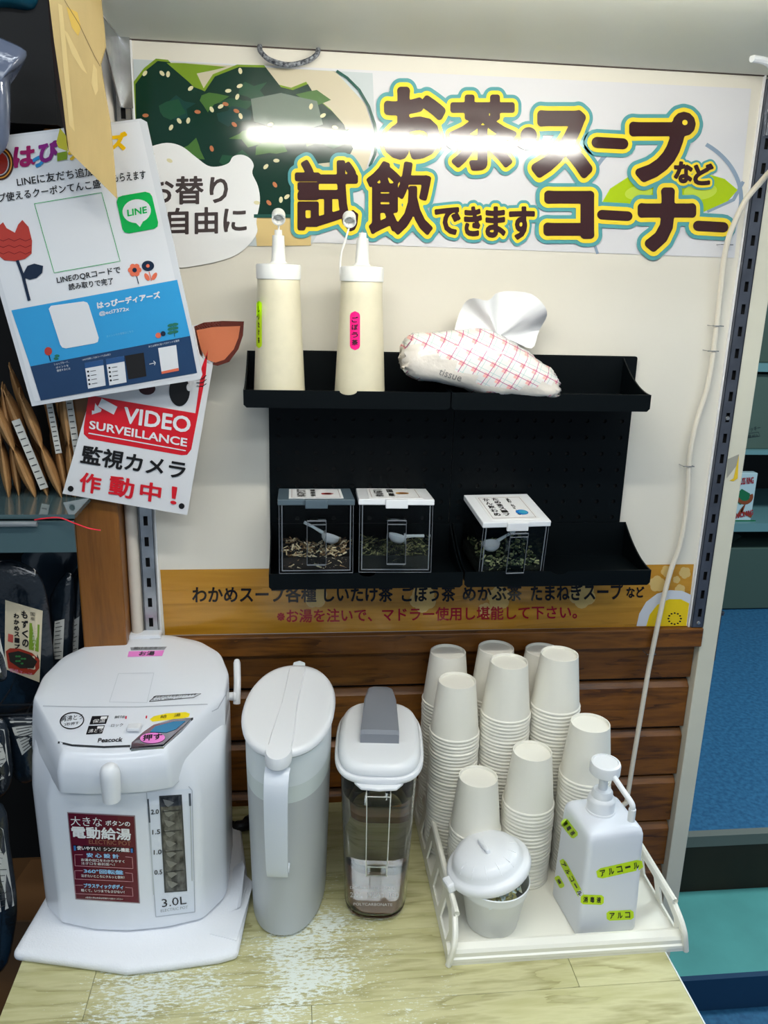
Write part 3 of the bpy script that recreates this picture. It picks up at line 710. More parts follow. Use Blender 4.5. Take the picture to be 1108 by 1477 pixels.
# canisters
CLEAR = mat('clear_acrylic', (0.93, 0.96, 0.97), 0.03, trans=1.0, ior=1.12)
RIMC = mat('acrylic_edge', rgb(150, 156, 164), 0.15, trans=0.5)
LIDG = mat('lid_slate', rgb(78, 94, 104), 0.4)
def canister(px, tilt, lidm, label, tea, n, seedv, tz, w=0.106, d=0.098, h=0.100, pic=None, base=None, yaw=0):
    cx, cy, zb = base
    r = empty('tea_canister', (cx, cy, zb), label, 'canister', 'clear tea canisters on the rack')
    M_ = Matrix.Translation((cx, cy, zb)) @ Matrix.Rotation(math.radians(yaw), 4, 'Z') @ Matrix.Rotation(math.radians(tilt), 4, 'X')
    T = lambda x, y, z: M_ @ Vector((x, y, z))
    def rb(mb, x0, x1, y0, y1, z0, z1): mb.box(x0, x1, y0, y1, z0, z1, None, M_)
    b = MB(); t = .0018          # front bottom edge is the local origin line
    rb(b, -w / 2, w / 2, 0, t, 0, h); rb(b, -w / 2, w / 2, d - t, d, 0, h); rb(b, -w / 2, -w / 2 + t, t, d - t, 0, h); rb(b, w / 2 - t, w / 2, t, d - t, 0, h); rb(b, -w / 2 + t, w / 2 - t, t, d - t, 0, t)
    b.build('clear_box', CLEAR, r)
    b = MB()
    fr = [(-w / 2 + .004, .004), (w / 2 - .004, .004), (w / 2 - .004, h), (-w / 2 + .004, h)]
    for i in range(3):
        a_, c_ = [(fr[0], fr[1]), (fr[1], fr[2]), (fr[3], fr[0])][i]
        b.tube([T(a_[0], -.0006, a_[1]), T(c_[0], -.0006, c_[1])], .0009, 6)
    b.tube([T(-w / 2, -.0002, 0), T(w / 2, -.0002, 0)], .0005, 6); b.tube([T(-w / 2, 0, 0), T(-w / 2, 0, h)], .0004, 6); b.tube([T(w / 2, 0, 0), T(w / 2, 0, h)], .0004, 6)
    b.build('edge_rim', RIMC, r, smooth=True)
    # front handle
    b = MB(); hw = .0135
    for xs in (-hw, hw - .0015): rb(b, xs, xs + .0015, -.014, 0, .016, .078)
    rb(b, -hw, hw, -.0155, -.014, .016, .080); rb(b, -hw, hw, -.0155, -.0005, .078, .0795); rb(b, -hw, hw, -.0155, -.0005, .0155, .017)
    b.build('handle', CLEAR, r)
    b = MB(); b.tube([T(-hw, -.016, .080), T(hw, -.016, .080)], .0011, 6); b.tube([T(-hw, -.016, .0745), T(hw, -.016, .0745)], .0008, 6); b.tube([T(-hw, -.016, .0160), T(hw, -.016, .0160)], .0011, 6); b.tube([T(-hw, -.0158, .016), T(-hw, -.0158, .080)], .0004, 6); b.tube([T(hw, -.0158, .016), T(hw, -.0158, .080)], .0004, 6)
    b.build('handle_glint', RIMC, r, smooth=True)  # thin bars that stand in for glints along the clear handle's edges
    b = MB(); rb(b, -w / 2 - .002, w / 2 + .002, -.002, d + .003, h, h + .0085); lid = b.build('lid', lidm, r, bevel=.0012)
    b = MB(); rb(b, -.016, .016, -.0075, -.0018, h - .004, h + .0088); b.build('lid_tab', lidm, lid, bevel=.0008)
    # paper card on lid
    e1 = T(0, 0, h + .0090); nn = (M_.to_3x3() @ Vector((0, 0, 1)))
    S = on_plane(e1, nn)
    b = MB(); cw, c0, c1 = w * .37, d * .02 + .004, d * .92
    b.box(-cw, cw, c0, c1, h + .0086, h + .0092, None, M_); b.build('lid_card', PAPER, lid)
    def L(u, v, dz=0.0): return T(-cw + 2 * cw * u, c1 - (c1 - c0) * v, h + .0094 + dz)
    mbk = MB(); mbc = MB()
    for (q0, q1, q2, q3) in ((.05, .05, .95, .058), (.05, .93, .95, .94), (.05, .05, .058, .94), (.942, .05, .95, .94)):
        mbk.add([L(q0, q1), L(q2, q1), L(q2, q3), L(q0, q3)], [(0, 1, 2, 3)], mat('card_line', rgb(130, 90, 80), .5))
    for (s_, u0, u1) in pic[0]:
        for i, ch in enumerate(s_):
            v, f = text_geo(ch, 0.035)
            if not v: continue
            X0 = min(a for a, b_ in v); X1 = max(a for a, b_ in v); Y0 = min(b_ for a, b_ in v); Y1 = max(b_ for a, b_ in v)
            hh = .80 / len(s_); v0 = .08 + i * hh
            mbk.add([L(u0 + (u1 - u0) * (a - X0) / max(X1 - X0, .01), v0 + hh * .85 * (1 - (b_ - Y0) / max(Y1 - Y0, .01)), .0002) for a, b_ in v], f, mat('card_ink', rgb(30, 28, 28), .5))
    mbk.build('lid_lettering', None, lid)
    pu, pv, pr_, pc = pic[1]
    for k, c_ in enumerate(pc):
        a_ = [L(pu + pr_ * (1 - .3 * k) * math.cos(t_ * .45) + .02 * k, pv + pr_ * .8 * (1 - .3 * k) * math.sin(t_ * .45), .0003 + .0002 * k) for t_ in range(14)]
        mbc.add(a_, [tuple(range(14))], c_)
    mbc.build('lid_picture', None, lid)
    # tea leaves
    random.seed(seedv); b = MB(); ms = [mat('tea%d_%d' % (seedv, i), rgb(*c), .7) for i, c in enumerate(tea['cols'])]
    def hgt(x): return tz * (0.6 + 0.5 * abs(x / (w / 2))) * .5 + tz * .35
    b.box(-w / 2 + .003, w / 2 - .003, .003, d - .003, .0025, tz * .55, ms[0], M_)
    for i in range(n):
        x = random.uniform(-w / 2 + .006, w / 2 - .006); y = random.uniform(.004, d - .01); 
        if random.random() < .45: y = random.uniform(.003, .008); z = random.uniform(.004, hgt(x))
        else: z = hgt(x) - random.uniform(0, .006)
        ln = random.uniform(*tea['len']); wd = random.uniform(*tea['wid'])
        a1 = random.uniform(0, math.pi); el = random.uniform(-.7, .7)
        dv = Vector((math.cos(a1) * math.cos(el), math.sin(a1) * math.cos(el) * .5, math.sin(el))) * ln / 2
        q0 = Vector((x, y, z)) - dv; q1 = Vector((x, y, z)) + dv
        for q in (q0, q1): q.x = min(max(q.x, -w / 2 + .003), w / 2 - .003); q.y = min(max(q.y, .0035), d - .003); q.z = min(max(q.z, .003), h - .01)
        b.tube([M_ @ q0, M_ @ ((q0 + q1) / 2 + Vector((0, 0, random.uniform(-.001, .001)))), M_ @ q1], wd, 4, m=random.choice(ms))
    b.build('tea_leaves', None, r, kind='stuff')
    # scoop inside
    sx, sz, ang = tea['scoop']
    b = MB(); c = Vector((sx, .035, sz)); Mr = Matrix.Rotation(math.radians(ang), 4, 'Y')
    prof = [(0, -.010), (.008, -.0085), (.0125, -.004), (.014, .002), (.013, .002), (.0115, -.003), (.007, -.007), (0, -.0085)]
    vs = MB(); vs.lathe(prof, (0, 0, 0), 18); b.add([M_ @ (c + (Mr @ v)) for v in vs.v], vs.f)
    hd = Mr @ Vector((-1 if tea['flip'] else 1, .35, .10)); hd.normalize()
    b.tube([M_ @ (c + hd * .012 + Vector((0, 0, .001))), M_ @ (c + hd * .028 + Vector((0, 0, .003))), M_ @ (c + hd * .044 + Vector((0, 0, .004)))], [.003, .0022, .0025], 8)
    b.build('scoop', WHITE, r, smooth=True)
    return r
green_t = dict(cols=[(24, 26, 20), (96, 100, 62), (130, 128, 84), (50, 56, 36)], len=(.010, .020), wid=(.0004, .0008), scoop=(.006, .046, 14), flip=False)
brown_t = dict(cols=[(34, 24, 18), (150, 116, 76), (236, 218, 182), (80, 56, 36), (210, 186, 146)], len=(.006, .015), wid=(.0006, .0015), scoop=(.022, .046, 16), flip=True)
leaf_t = dict(cols=[(22, 26, 20), (60, 72, 44), (120, 128, 84), (170, 170, 120)], len=(.004, .009), wid=(.0008, .0018), scoop=(-.024, .040, -8), flip=False)
redp = [flat('pic_red', 170, 30, 36), flat('pic_dark', 90, 30, 24)]; orap = [flat('pic_orange', 220, 150, 30), flat('pic_brown', 130, 80, 30)]; blup = [flat('pic_blue', 20, 110, 190), flat('pic_teal', 60, 160, 190)]
zc = ZL + .0250
canister(None, -5.5, LIDG, 'tea canister with a slate grey lid, brown chopped tea inside', brown_t, 420, 11, .042, base=(0.0315, -0.1215, zc), pic=([('しいたけ茶', .15, .32), ('健康茶', .4, .5)], (.72, .55, .12, redp)))
canister(None, -5.5, WHITE, 'tea canister with a white lid, next to the slate-lidded one', green_t, 420, 12, .044, base=(0.1465, -0.1215, zc), pic=([('ごぼう茶', .12, .3), ('国産', .38, .5)], (.66, .5, .13, orap)), yaw=-2)
canister(None, 7.0, WHITE, 'tea canister with a large white lettered lid, standing alone on the right', leaf_t, 420, 13, .034, base=(0.3225, -0.1140, fl + .0002), w=.100, d=.104, h=.084, pic=([('かん飲わめ', .12, .26), ('ため茶スープ', .32, .46), ('めかぶ', .62, .70)], (.74, .72, .13, blup)), yaw=4)

# tissue pack
TIS = bpy.data.materials.new('tissue_film'); TIS.use_nodes = True
def tissue_mat():
    nt = TIS.node_tree; b = nt.nodes['Principled BSDF']; tc = nt.nodes.new('ShaderNodeTexCoord'); sp = nt.nodes.new('ShaderNodeSeparateXYZ')
    mp = nt.nodes.new('ShaderNodeMapping'); mp.inputs['Scale'].default_value = (52, 40, 60); mp.inputs['Rotation'].default_value = (0, math.radians(-28), 0)
    nt.links.new(tc.outputs['Object'], mp.inputs[0]); nt.links.new(mp.outputs[0], sp.inputs[0])
    def band(src, off, width):
        a = nt.nodes.new('ShaderNodeMath'); a.operation = 'ADD'; a.inputs[1].default_value = off; nt.links.new(src, a.inputs[0])
        f_ = nt.nodes.new('ShaderNodeMath'); f_.operation = 'FRACT'; nt.links.new(a.outputs[0], f_.inputs[0])
        l = nt.nodes.new('ShaderNodeMath'); l.operation = 'LESS_THAN'; l.inputs[1].default_value = width; nt.links.new(f_.outputs[0], l.inputs[0]); return l.outputs[0]
    def mx(f_, a, c):
        m_ = nt.nodes.new('ShaderNodeMix'); m_.data_type = 'RGBA'; nt.links.new(f_, m_.inputs['Factor'])
        if isinstance(a, tuple): m_.inputs[6].default_value = (*a, 1)
        else: nt.links.new(a, m_.inputs[6])
        m_.inputs[7].default_value = (*c, 1); return m_.outputs[2]
    def AND(a, c):
        m_ = nt.nodes.new('ShaderNodeMath'); m_.operation = 'MULTIPLY'; nt.links.new(a, m_.inputs[0]); nt.links.new(c, m_.inputs[1]); return m_.outputs[0]
    X, Z = sp.outputs[0], sp.outputs[2]
    base = rgb(232, 228, 224)
    c = mx(AND(band(X, 0.1, .38), band(Z, 0.1, .38)), base, rgb(244, 186, 176))
    c = mx(band(X, .55, .04), c, rgb(170, 200, 196)); c = mx(band(Z, .55, .04), c, rgb(170, 200, 196))
    c = mx(band(X, .85, .05), c, rgb(176, 70, 130)); c = mx(band(Z, .85, .05), c, rgb(176, 70, 130))
    nt.links.new(c, b.inputs['Base Color']); b.inputs['Roughness'].default_value = 0.2; b.inputs['Coat Weight'].default_value = 0.5
    n2 = nt.nodes.new('ShaderNodeTexNoise'); n2.inputs['Scale'].default_value = 40; bp = nt.nodes.new('ShaderNodeBump'); bp.inputs['Distance'].default_value = .002
    nt.links.new(tc.outputs['Object'], n2.inputs['Vector']); nt.links.new(n2.outputs['Fac'], bp.inputs['Height']); nt.links.new(bp.outputs[0], b.inputs['Normal'])
tissue_mat()
FILM = mat('film_plain', rgb(222, 214, 204), .2, coat=.5, bump=.002, bscale=50)
def tissue():
    r = empty('tissue_pack', (0.26, -0.08, fu), 'soft pack of tissues in checked film leaning in the tray', 'tissues')
    # cushion: section polygons along the length, defined by the silhouette seen from the front
    top = [(580, 515), (590, 484), (640, 478), (695, 474), (730, 488), (765, 512), (792, 532), (803, 552)]
    bot = [(581, 530), (597, 546), (640, 553), (690, 568), (725, 572), (760, 573), (790, 574), (802, 574)]
    n = 22; rings = []; rs2 = []
    tp = smooth_path([(a, b_, 0) for a, b_ in top], 4); bt = smooth_path([(a, b_, 0) for a, b_ in bot], 4)
    for i in range(len(tp)):
        f_ = i / (len(tp) - 1); yc = -0.078 - .012 * f_; A = py_(tp[i].x, tp[i].y, yc); B = py_(bt[i].x, bt[i].y, yc - .012)
        c = (A + B) / 2; hv = (A - B) / 2; dep = .034 * (math.sin(math.pi * min(max((f_ * .92 + .05), 0), 1)) ** .5) + .004
        ring_ = []
        for k in range(n):
            a_ = 2 * math.pi * k / n; ca, sa = math.cos(a_), math.sin(a_)
            e = .75; x_ = math.copysign(abs(ca) ** e, ca); z_ = math.copysign(abs(sa) ** e, sa)
            wob = 1 + .05 * math.sin(5 * a_ + i * .9) + .03 * math.sin(i * 2.1 + k)
            q = c + hv * z_ * (1 + .02 * math.sin(i * 1.7)) + Vector((.004 * math.sin(k * 2.3 + i), dep * x_ * wob, 0))
            q.y = min(q.y, -0.0145); q.z = max(q.z, fu + .0004); ring_.append(q)
        rings.append(ring_)
    b = MB(); b.rings(rings)
    fold = [(576, 505), (598, 498), (626, 505), (668, 532), (700, 556), (728, 563), (772, 556), (806, 552), (806, 571), (760, 571), (728, 567), (688, 566), (640, 552), (598, 544), (584, 532), (576, 530)]
    def inside(x, y):
        c_ = False
        for k in range(len(fold)):
            (xa, ya), (xb, yb) = fold[k - 1], fold[k]
            if (ya > y) != (yb > y) and x < (xb - xa) * (y - ya) / (yb - ya) + xa: c_ = not c_
        return c_
    b.mat_i(TIS); b.mat_i(FILM); b.mi = []
    for f in b.f:
        q = sum((b.v[i] for i in f), Vector()) / len(f) - CAM; z_ = q.dot(_f); b.mi.append(1 if inside(554 + FPX * q.dot(_r) / z_, 738.5 + FPX * q.dot(_d) / z_) else 0)
    o = b.build('wrapper', None, r, smooth=True, auto=60)
    # plain folded film at left end / front
    P = Print(on_mesh([o], on_y(-.1)), .0005)
    P.text('tissue', (632, 540), (664, 550), (636, 531), flat('film_ink', 120, 118, 116), 2, 'film_fold')
    P.done(r)
    # tissue popping out : crumpled fan
    out = [(655, 478), (672, 440), (682, 430), (700, 433), (716, 424), (740, 420), (765, 424), (782, 442), (790, 462), (778, 485), (764, 502), (735, 490), (700, 476)]
    C = py_(718, 486, -.060); b = MB(); rings = []; N = 7; op = smooth_path([(a, b_, 0) for a, b_ in out], 3)
    random.seed(9)
    for j in range(N + 1):
        t_ = j / N; rg = []
        for i, q in enumerate(op):
            w_ = py_(q.x, q.y, -.050); v = C.lerp(w_, t_); v.y += .016 * t_ * math.sin(i * .55) + .003 * math.sin(i * 1.1 + j * .8) * t_; v.y = min(v.y, -0.012); rg.append(v)
        rings.append(rg)
    b.rings(rings, None, False, False, close=False); b.build('tissue', mat('tissue_paper', rgb(224, 225, 226), .8), r, smooth=True, auto=50)
tissue()

# ================================================================== POT
def pot():
    zb = Z0 + .0155
    r = empty('electric_pot', (-0.228, -0.15, zb), 'white electric hot water pot with maroon sticker and level window', 'pot')
    # body
    def outline(front, halff, chamf, half, yb, x0=-0.2275, sk=0.0):
        pts = [(x0 - halff, front + .022), (x0 - halff * .5, front + .006), (x0, front), (x0 + halff * .55, front + .003), (x0 + halff + .004, front + .015),
               (x0 + half, chamf)] + [(x0 + half * 1.01 * math.cos(t_), -.125 + (yb + .125) * math.sin(t_)) for t_ in [math.radians(a_) for a_ in (0, 28, 52, 76, 104, 128, 152, 180)]] + [(x0 - half, chamf)]
        return rpoly(pts, [.02, .06, .06, .06, .02, .045] + [.06] * 8 + [.045], 6)
    b = MB(); R_ = []
    for z, g, sh in ((0.0, -.006, 0), (.004, -.001, 0), (.012, 0, 0), (.10, .001, 0), (.20, .002, 0), (.235, .002, .3), (.256, .002, .8), (.2625, -.001, 1)):
        o_ = outline(-.2905 - g + .010 * sh, .095 + g - .026 * sh, -.232 + .034 * sh, .1285 + g, -.018 + g * .3); R_.append([Vector((q.x, q.y, zb + z)) for q in o_])
    b.rings(R_); body = b.build('body', POTW, r, smooth=True, auto=40)
    # recessed base ring
    b = MB(); R_ = []
    for z, g in ((-.0150, -.004), (-.012, -.002), (0.0, -.002)):
        o_ = outline(-.2905 - g + .006, .090 + g, -.228, .124 + g, -.022); R_.append([Vector((q.x, q.y, zb + z + .0)) for q in o_])
    b.rings(R_); b.build('base', mat('pot_base', rgb(200, 206, 214), .5), r, smooth=True)
    # head: beak section above the body
    def head(front, halff, chamf, half, yb, x0=-0.2300):
        pts = [(x0 - halff, front + .006), (x0 - halff * .5, front + .001), (x0, front - .001), (x0 + halff * .5, front + .001), (x0 + halff, front + .008),
               (x0 + half, chamf)] + [(x0 + half * 1.01 * math.cos(t_), -.125 + (yb + .125) * math.sin(t_)) for t_ in [math.radians(a_) for a_ in (0, 28, 52, 76, 104, 128, 152, 180)]] + [(x0 - half, chamf)]
        return rpoly(pts, [.012, .05, .05, .05, .012, .014] + [.06] * 8 + [.014], 6)
    def topz(y): return 1.098 + .040 * min(max((y + .30) / .29, 0), 1) ** .9
    def low(y): return 1.052 + .0 * y
    R_ = []
    specs = [(-.288, .064, -.205, .1300, 'l0'), (-.300, .070, -.198, .1318, 'l1'), (-.306, .069, -.186, .1322, 'm'), (-.300, .066, -.176, .1322, 'u0'), (-.294, .063, -.174, .1308, 'u1')]
    for fr, hf, ch, hl, k in specs:
        o_ = head(fr, hf, ch, hl, -.014); rg = []
        for q in o_:
            tz_ = topz(q.y)
            fl_ = min(max((-.17 - q.y) / .12, 0), 1)
            lowz = 1.062 - .018 * fl_
            z = {'l0': lowz - .004, 'l1': lowz, 'm': (lowz + tz_) / 2 + .004, 'u0': tz_ - .006, 'u1': tz_ - .001}[k]
            rg.append(Vector((q.x, q.y, z)))
        R_.append(rg)
    b = MB(); b.rings(R_, None, True, False)
    # top deck as a fan grid
    top = R_[-1]; c = Vector((-.23, -.15, 0)); inner = []
    for s_ in (0.985, .9, .75, .55, .3, .1):
        rg = []
        for q in top:
            x = c.x + (q.x - c.x) * s_; y = c.y + (q.y - c.y) * s_; z = topz(y) + .006 * (1 - s_ ** 2)
            rg.append(Vector((x, y, z)))
        inner.append(rg)
    b.rings([top] + inner, None, False, True)
    hd = b.build('head', POTW, r, smooth=True, auto=50)
    S = on_mesh([hd], on_z(1.10)); SB = on_mesh([body], on_y(-.29))
    # lid seam lines and button recess
    seam = flat('seam', 176, 182, 192, .4); p = Print(S, .0003)
    p.line([(62, 1018.5), (120, 1020), (200, 1020), (270, 1017), (299, 1016), (306, 1026), (314, 1022), (325, 1003), (330, 985)], 1.4, seam, 0, 'lid_seam')
    p.done(r)
    # lid plate: slightly raised panel over the rear deck
    q = [(x, y) for x, y in ((171, 972), (222, 971), (212, 1014), (158, 1013))]
    p = Print(S, .0006)
    for a_, c_ in ((0, 1), (1, 2), (2, 3), (3, 0)): p.line([q[a_], q[c_]], .8, flat('seam_l', 200, 206, 214, .4), 0, 'steam_cover')
    p.done(r)
    p = Print(S, .0004)
    blk = flat('pot_black', 26, 26, 30, .3); pink = flat('pot_pink', 246, 140, 220, .5); yel = flat('pot_yellow', 248, 224, 30, .4); whi = flat('pot_white', 240, 240, 240, .4); redm = flat('pot_red', 220, 40, 70, .4)
    p.poly([(186, 940), (237, 938.5), (234, 946.5), (184, 948)], pink, 1, 'label_tape'); p.text('お湯', (200, 946.5), (222, 946), (202, 940.5), blk, 3, 'label_tape', stroke=.2)
    p.poly([(188, 934), (241, 933), (237, 937.5), (189, 938.5)], flat('lid_text_grey', 150, 152, 158), 0, 'caution_text')
    p.text('開けるボタン', (193, 937.5), (234, 937), (194, 933.8), flat('ltg2', 60, 62, 66), 2, 'caution_text')
    for k in range(3): p.line([(216, 916 + 3 * k), (233, 915.5 + 3 * k)], .8, seam, 0, 'caution_text')
    p.line([(215.5, 1012.5), (279, 1006.5), (290, 1001), (224, 1004.5), (215.5, 1012.5)], .8, blk, 1, 'caution_text')
    p.text('給湯後は必ず給湯ロックをする', (220, 1008), (282, 1004), (222, 1004.5), blk, 2, 'caution_text'); p.text('Lock after use', (220, 1011), (262, 1008.5), (221, 1008.5), flat('ltg2', 60, 62, 66), 2, 'caution_text')
    p.arc(104, 1040, 17, 11.5, 1.6, blk, 1, 'control_text', rot=-8); p.text('再沸とう', (88, 1042), (119, 1038), (89, 1034), blk, 2, 'control_text'); p.text('3秒押す', (93, 1048), (114, 1045.5), (93, 1043.5), blk, 2, 'control_text')
    p.poly([(133, 1033.5), (157, 1032.5), (153, 1044.5), (129, 1045.5)], blk, 1, 'control_text'); p.text('保温', (133, 1044), (151, 1043), (135, 1038.5), whi, 3, 'control_text')
    p.poly([(128, 1047.5), (151.5, 1046.5), (147.5, 1058.5), (124, 1060)], blk, 1, 'control_text'); p.text('沸とう', (127, 1058), (147, 1057), (129, 1052.5), whi, 3, 'control_text')
    p.poly([(146, 1034.5), (155, 1034), (154, 1037.5), (145, 1038)], whi, 3, 'control_text'); p.poly([(141, 1048.5), (150, 1048), (149, 1051.5), (140, 1052)], whi, 3, 'control_text')
    p.text('解除', (165, 1037), (180, 1036.5), (166, 1033), blk, 2, 'control_text'); p.text('ロック', (160, 1049.5), (177, 1048.5), (161, 1045), blk, 2, 'control_text')
    p.poly([(181, 1033.5), (183.2, 1033.5), (182.6, 1037.5), (180.6, 1037.5)], redm, 2, 'control_text'); p.poly([(210.5, 1033), (212.5, 1033), (212, 1037), (210, 1037)], redm, 2, 'control_text')
    p.text('Peacock', (141, 1071.5), (176, 1070), (142.5, 1065.5), blk, 2, 'control_text', stroke=.25)
    p.poly([(216, 1038), (222, 1033.5), (240, 1029.5), (268, 1027.5), (274, 1030), (272, 1034.5), (262, 1037), (240, 1039), (220, 1041.5)], yel, 1, 'control_text'); p.text('給　湯', (231, 1037), (260, 1034), (232, 1032.5), blk, 3, 'control_text')
    p.line([(84, 1071), (104, 1075.5), (150, 1078), (188, 1076.5)], 3.0, flat('chrome_dk', 60, 62, 66, .15), 1, 'chrome_strip')
    p.done(r)
    MB().box(-.2665, -.2095, -.030, -.006, 1.128, 1.1415).build('hinge', POTW, r, bevel=.003)
    # lock slider
    c0, nn = S(196, 1045); MB().box(c0.x - .0085, c0.x + .0085, c0.y - .018, c0.y - .004, c0.z, c0.z + .0045).build('lock_slider', WHITE, r, bevel=.001)
    # big push button : lens-shaped chrome plate with blue window
    CH = mat('chrome', rgb(190, 192, 198), .12, 1.0)
    P = [(189, 1084), (190, 1074), (205, 1060), (222, 1048), (250, 1040), (278, 1038), (262, 1056), (236, 1080)]
    base = [S(*q)[0] for q in P]; up = Vector((0, -.1, 1)).normalized()
    b = MB(); b.prism([q - up * .004 for q in base], up * .0075); bt = b.build('push_button', CH, r, bevel=.0006)
    Pb = [(189, 1084), (236, 1080), (262, 1056), (278, 1038)]
    S2 = on_mesh([bt, hd], on_z(1.105)); p = Print(S2, .0003)
    p.poly([(216, 1056), (224, 1048), (250, 1041), (268, 1040), (254, 1052), (240, 1057)], flat('btn_blue', 60, 130, 170, .15), 1, 'button_window')
    p.ell(220, 1065, 18, 7.5, pink, 2, 'label_tape', rot=-3); p.text('押す', (206, 1069.5), (233, 1067), (207, 1061), blk, 4, 'label_tape', stroke=.35)
    p.done(bt)
    b = MB(); bb = [S(*q)[0] for q in ((188, 1080), (236, 1075), (279, 1036))]; low_ = [q + Vector((0, -.002, -.012)) for q in bb]
    b.rings([[q + Vector((0, -.0025, .003)) for q in bb], low_], None, False, False, close=False); b.build('button_skirt', mat('skirt_black', rgb(22, 22, 24), .15, coat=.5), bt)
    # spout
    sx, sy = -0.2305, -0.318
    b = MB(); b.lathe([(0, .0255), (.006, .0245), (.010, .021), (.0122, .015), (.0125, .008), (.0118, -.010), (.0108, -.026), (.0085, -.0275), (0, -.0275)], (sx, sy, 1.073), 24); b.build('spout', WHITE, r, smooth=True)
    # side handle knob
    b = MB(); M_ = Matrix.Rotation(math.radians(90), 4, 'Y'); kx, ky, kz = -0.0985, -0.115, 1.078
    b.lathe([(0, 0), (.006, 0), (.0065, .006), (.0085, .0075), (.0085, .011), (0, .0125)], (kx, ky, kz), 18, M=M_)
    b.build('handle_pivot', WHITE, r, smooth=True)
    b = MB(); b.tube(smooth_path([(kx + .0115, ky - .004, kz - .010), (kx + .012, ky, kz + .004), (kx + .012, ky + .012, kz + .020), (kx + .010, ky + .04, kz + .040)], 5), [.0055] * 15 + [.004], 10); b.build('carry_handle', WHITE, r, smooth=True)
    # sticker
    p = Print(SB, .0004); mar = flat('sticker_maroon', 96, 14, 34, .25)
    p.poly([(97, 1171), (195, 1176), (202, 1303), (109, 1297)], flat('sticker_edge', 150, 130, 136, .3), 0, 'sticker', grid=8)
    p.poly([(98.5, 1172.5), (193.5, 1177.5), (200.5, 1301.5), (110.5, 1295.5)], mar, 1, 'sticker', grid=8)
    p.poly([(106, 1218), (193, 1222), (193.6, 1229.5), (106.8, 1226)], flat('sticker_dark', 44, 14, 26, .25), 2, 'sticker', grid=4)
    def T(s_, x0, x1, y0, y1, m_, st=0.2):  # slanted with the sticker
        k = .045; p.text(s_, (x0, y1 + k * (x0 - 97)), (x1, y1 + k * (x1 - 97)), (x0 - .06 * (y1 - y0), y0 + k * (x0 - 97)), m_, 4, 'sticker_text', stroke=st)
    T('大きな', 103, 148, 1176, 1189.5, whi, .15); T('ボタンの', 153, 188, 1180, 1187, whi); T('電動給湯', 105, 189, 1190.5, 1207, whi, .5)
    T('ELECTRIC POT', 129, 189, 1208.5, 1214.5, flat('sticker_gold', 150, 90, 70, .3), .1)
    T('使いやすい！シンプル機能', 112, 187, 1218.5, 1224, whi, .15)
    ltb = flat('sticker_cyan', 150, 200, 240, .3)
    for (y, s1, s2, s3) in ((1228, '安 心 設 計', 'お湯の出口をわかりやすく', '注ぎ口を最前面へ！'), (1251, '360°回転盤', '注ぎたいところにクルッと便利！', None), (1272, 'プラスティックボディ', '軽くて、いつまでもさびない！', None)):
        y_ = y; T(s1, 126 if s3 else 122, 172 if s3 else 178, y_, y_ + 6, ltb, .3)
        T(s2, 118, 180, y_ + 8, y_ + 12, whi, .05)
        if s3: T(s3, 118, 166, y_ + 13, y_ + 17, whi, .05)
        h_ = 20 if s3 else 16
        a_ = [(108, y_ + 4), (122, y_ + 4.5)]; p.line([(120, y_ + 4), (108.5, y_ + 4), (109, y_ + h_), (192, y_ + h_ + 4), (191, y_ + 8), (181, y_ + 7)], .8, flat('sticker_pink', 210, 150, 160, .3), 3, 'sticker_text')
    T('※使用の際は取扱説明書をお読みください', 124, 178, 1292 - 1, 1294.5 - 1, whi, 0)
    p.poly([(107, 1219), (110, 1219), (110.5, 1226), (107.5, 1226)], flat('st_blue', 60, 120, 190, .3), 4, 'sticker_text'); p.poly([(188.5, 1223), (191.5, 1223), (192, 1229), (189, 1229)], flat('st_blue', 60, 120, 190, .3), 4, 'sticker_text')
    # water gauge
    bar_ = flat('gauge_frame', 214, 222, 230, .2); gw = mat('gauge_glass', rgb(120, 120, 122), .12, .5, var=.6, vscale=120, stretch=(1, 1, .5), col2=rgb(56, 56, 58))
    p.poly([(211, 1143), (277, 1137), (281, 1316), (225, 1323)], flat('gauge_plate', 224, 230, 240, .15), 0, 'gauge_plate', grid=10)
    p.line([(211.5, 1143), (216, 1200), (225, 1322), (281, 1315)], 1.2, seam, 1, 'gauge_plate'); p.line([(281, 1315), (279, 1230), (277, 1140), (272, 1134)], 1.2, seam, 1, 'gauge_plate')
    p.line([(213.5, 1152), (216, 1186)], 2.4, flat('gauge_slot', 70, 78, 90, .3), 2, 'gauge_plate'); p.line([(273.5, 1144), (274.3, 1162)], 3.2, flat('gauge_slot', 70, 78, 90, .3), 2, 'gauge_plate')
    p.line([(274.5, 1162), (277, 1270)], 2.0, flat('gauge_slot2', 190, 196, 200, .2), 2, 'gauge_plate'); p.line([(216, 1186), (222, 1290)], 1.6, flat('gauge_slot2', 190, 196, 200, .2), 2, 'gauge_plate')
    win = [(229.5, 1152), (233, 1146.5), (258, 1145), (263.5, 1149), (270, 1280), (266, 1286.5), (243, 1288.5), (237.5, 1284)]
    p.poly([(229.5, 1147.5), (262, 1145.5), (270, 1284.5), (237.5, 1287)], flat('gauge_edge', 60, 62, 64, .2), 3, 'gauge_window', grid=10)
    p.poly([(231.5, 1149.5), (260, 1147.5), (268, 1282.5), (239.5, 1285)], gw, 4, 'gauge_window', grid=10)
    random.seed(2)
    lt = mat('gauge_glint', rgb(128, 128, 126), .15, .3)  # highlights in the gauge glass, painted as lighter flecks
    for k in range(9):
        y_ = 1152 + k * 14.6; x_ = 235 + k * .72; p.poly([(x_, y_), (x_ + 9, y_ + 2), (x_ + 16, y_ + 5), (x_ + 7, y_ + 11), (x_ + 3, y_ + 8)], lt, 5, 'gauge_window')
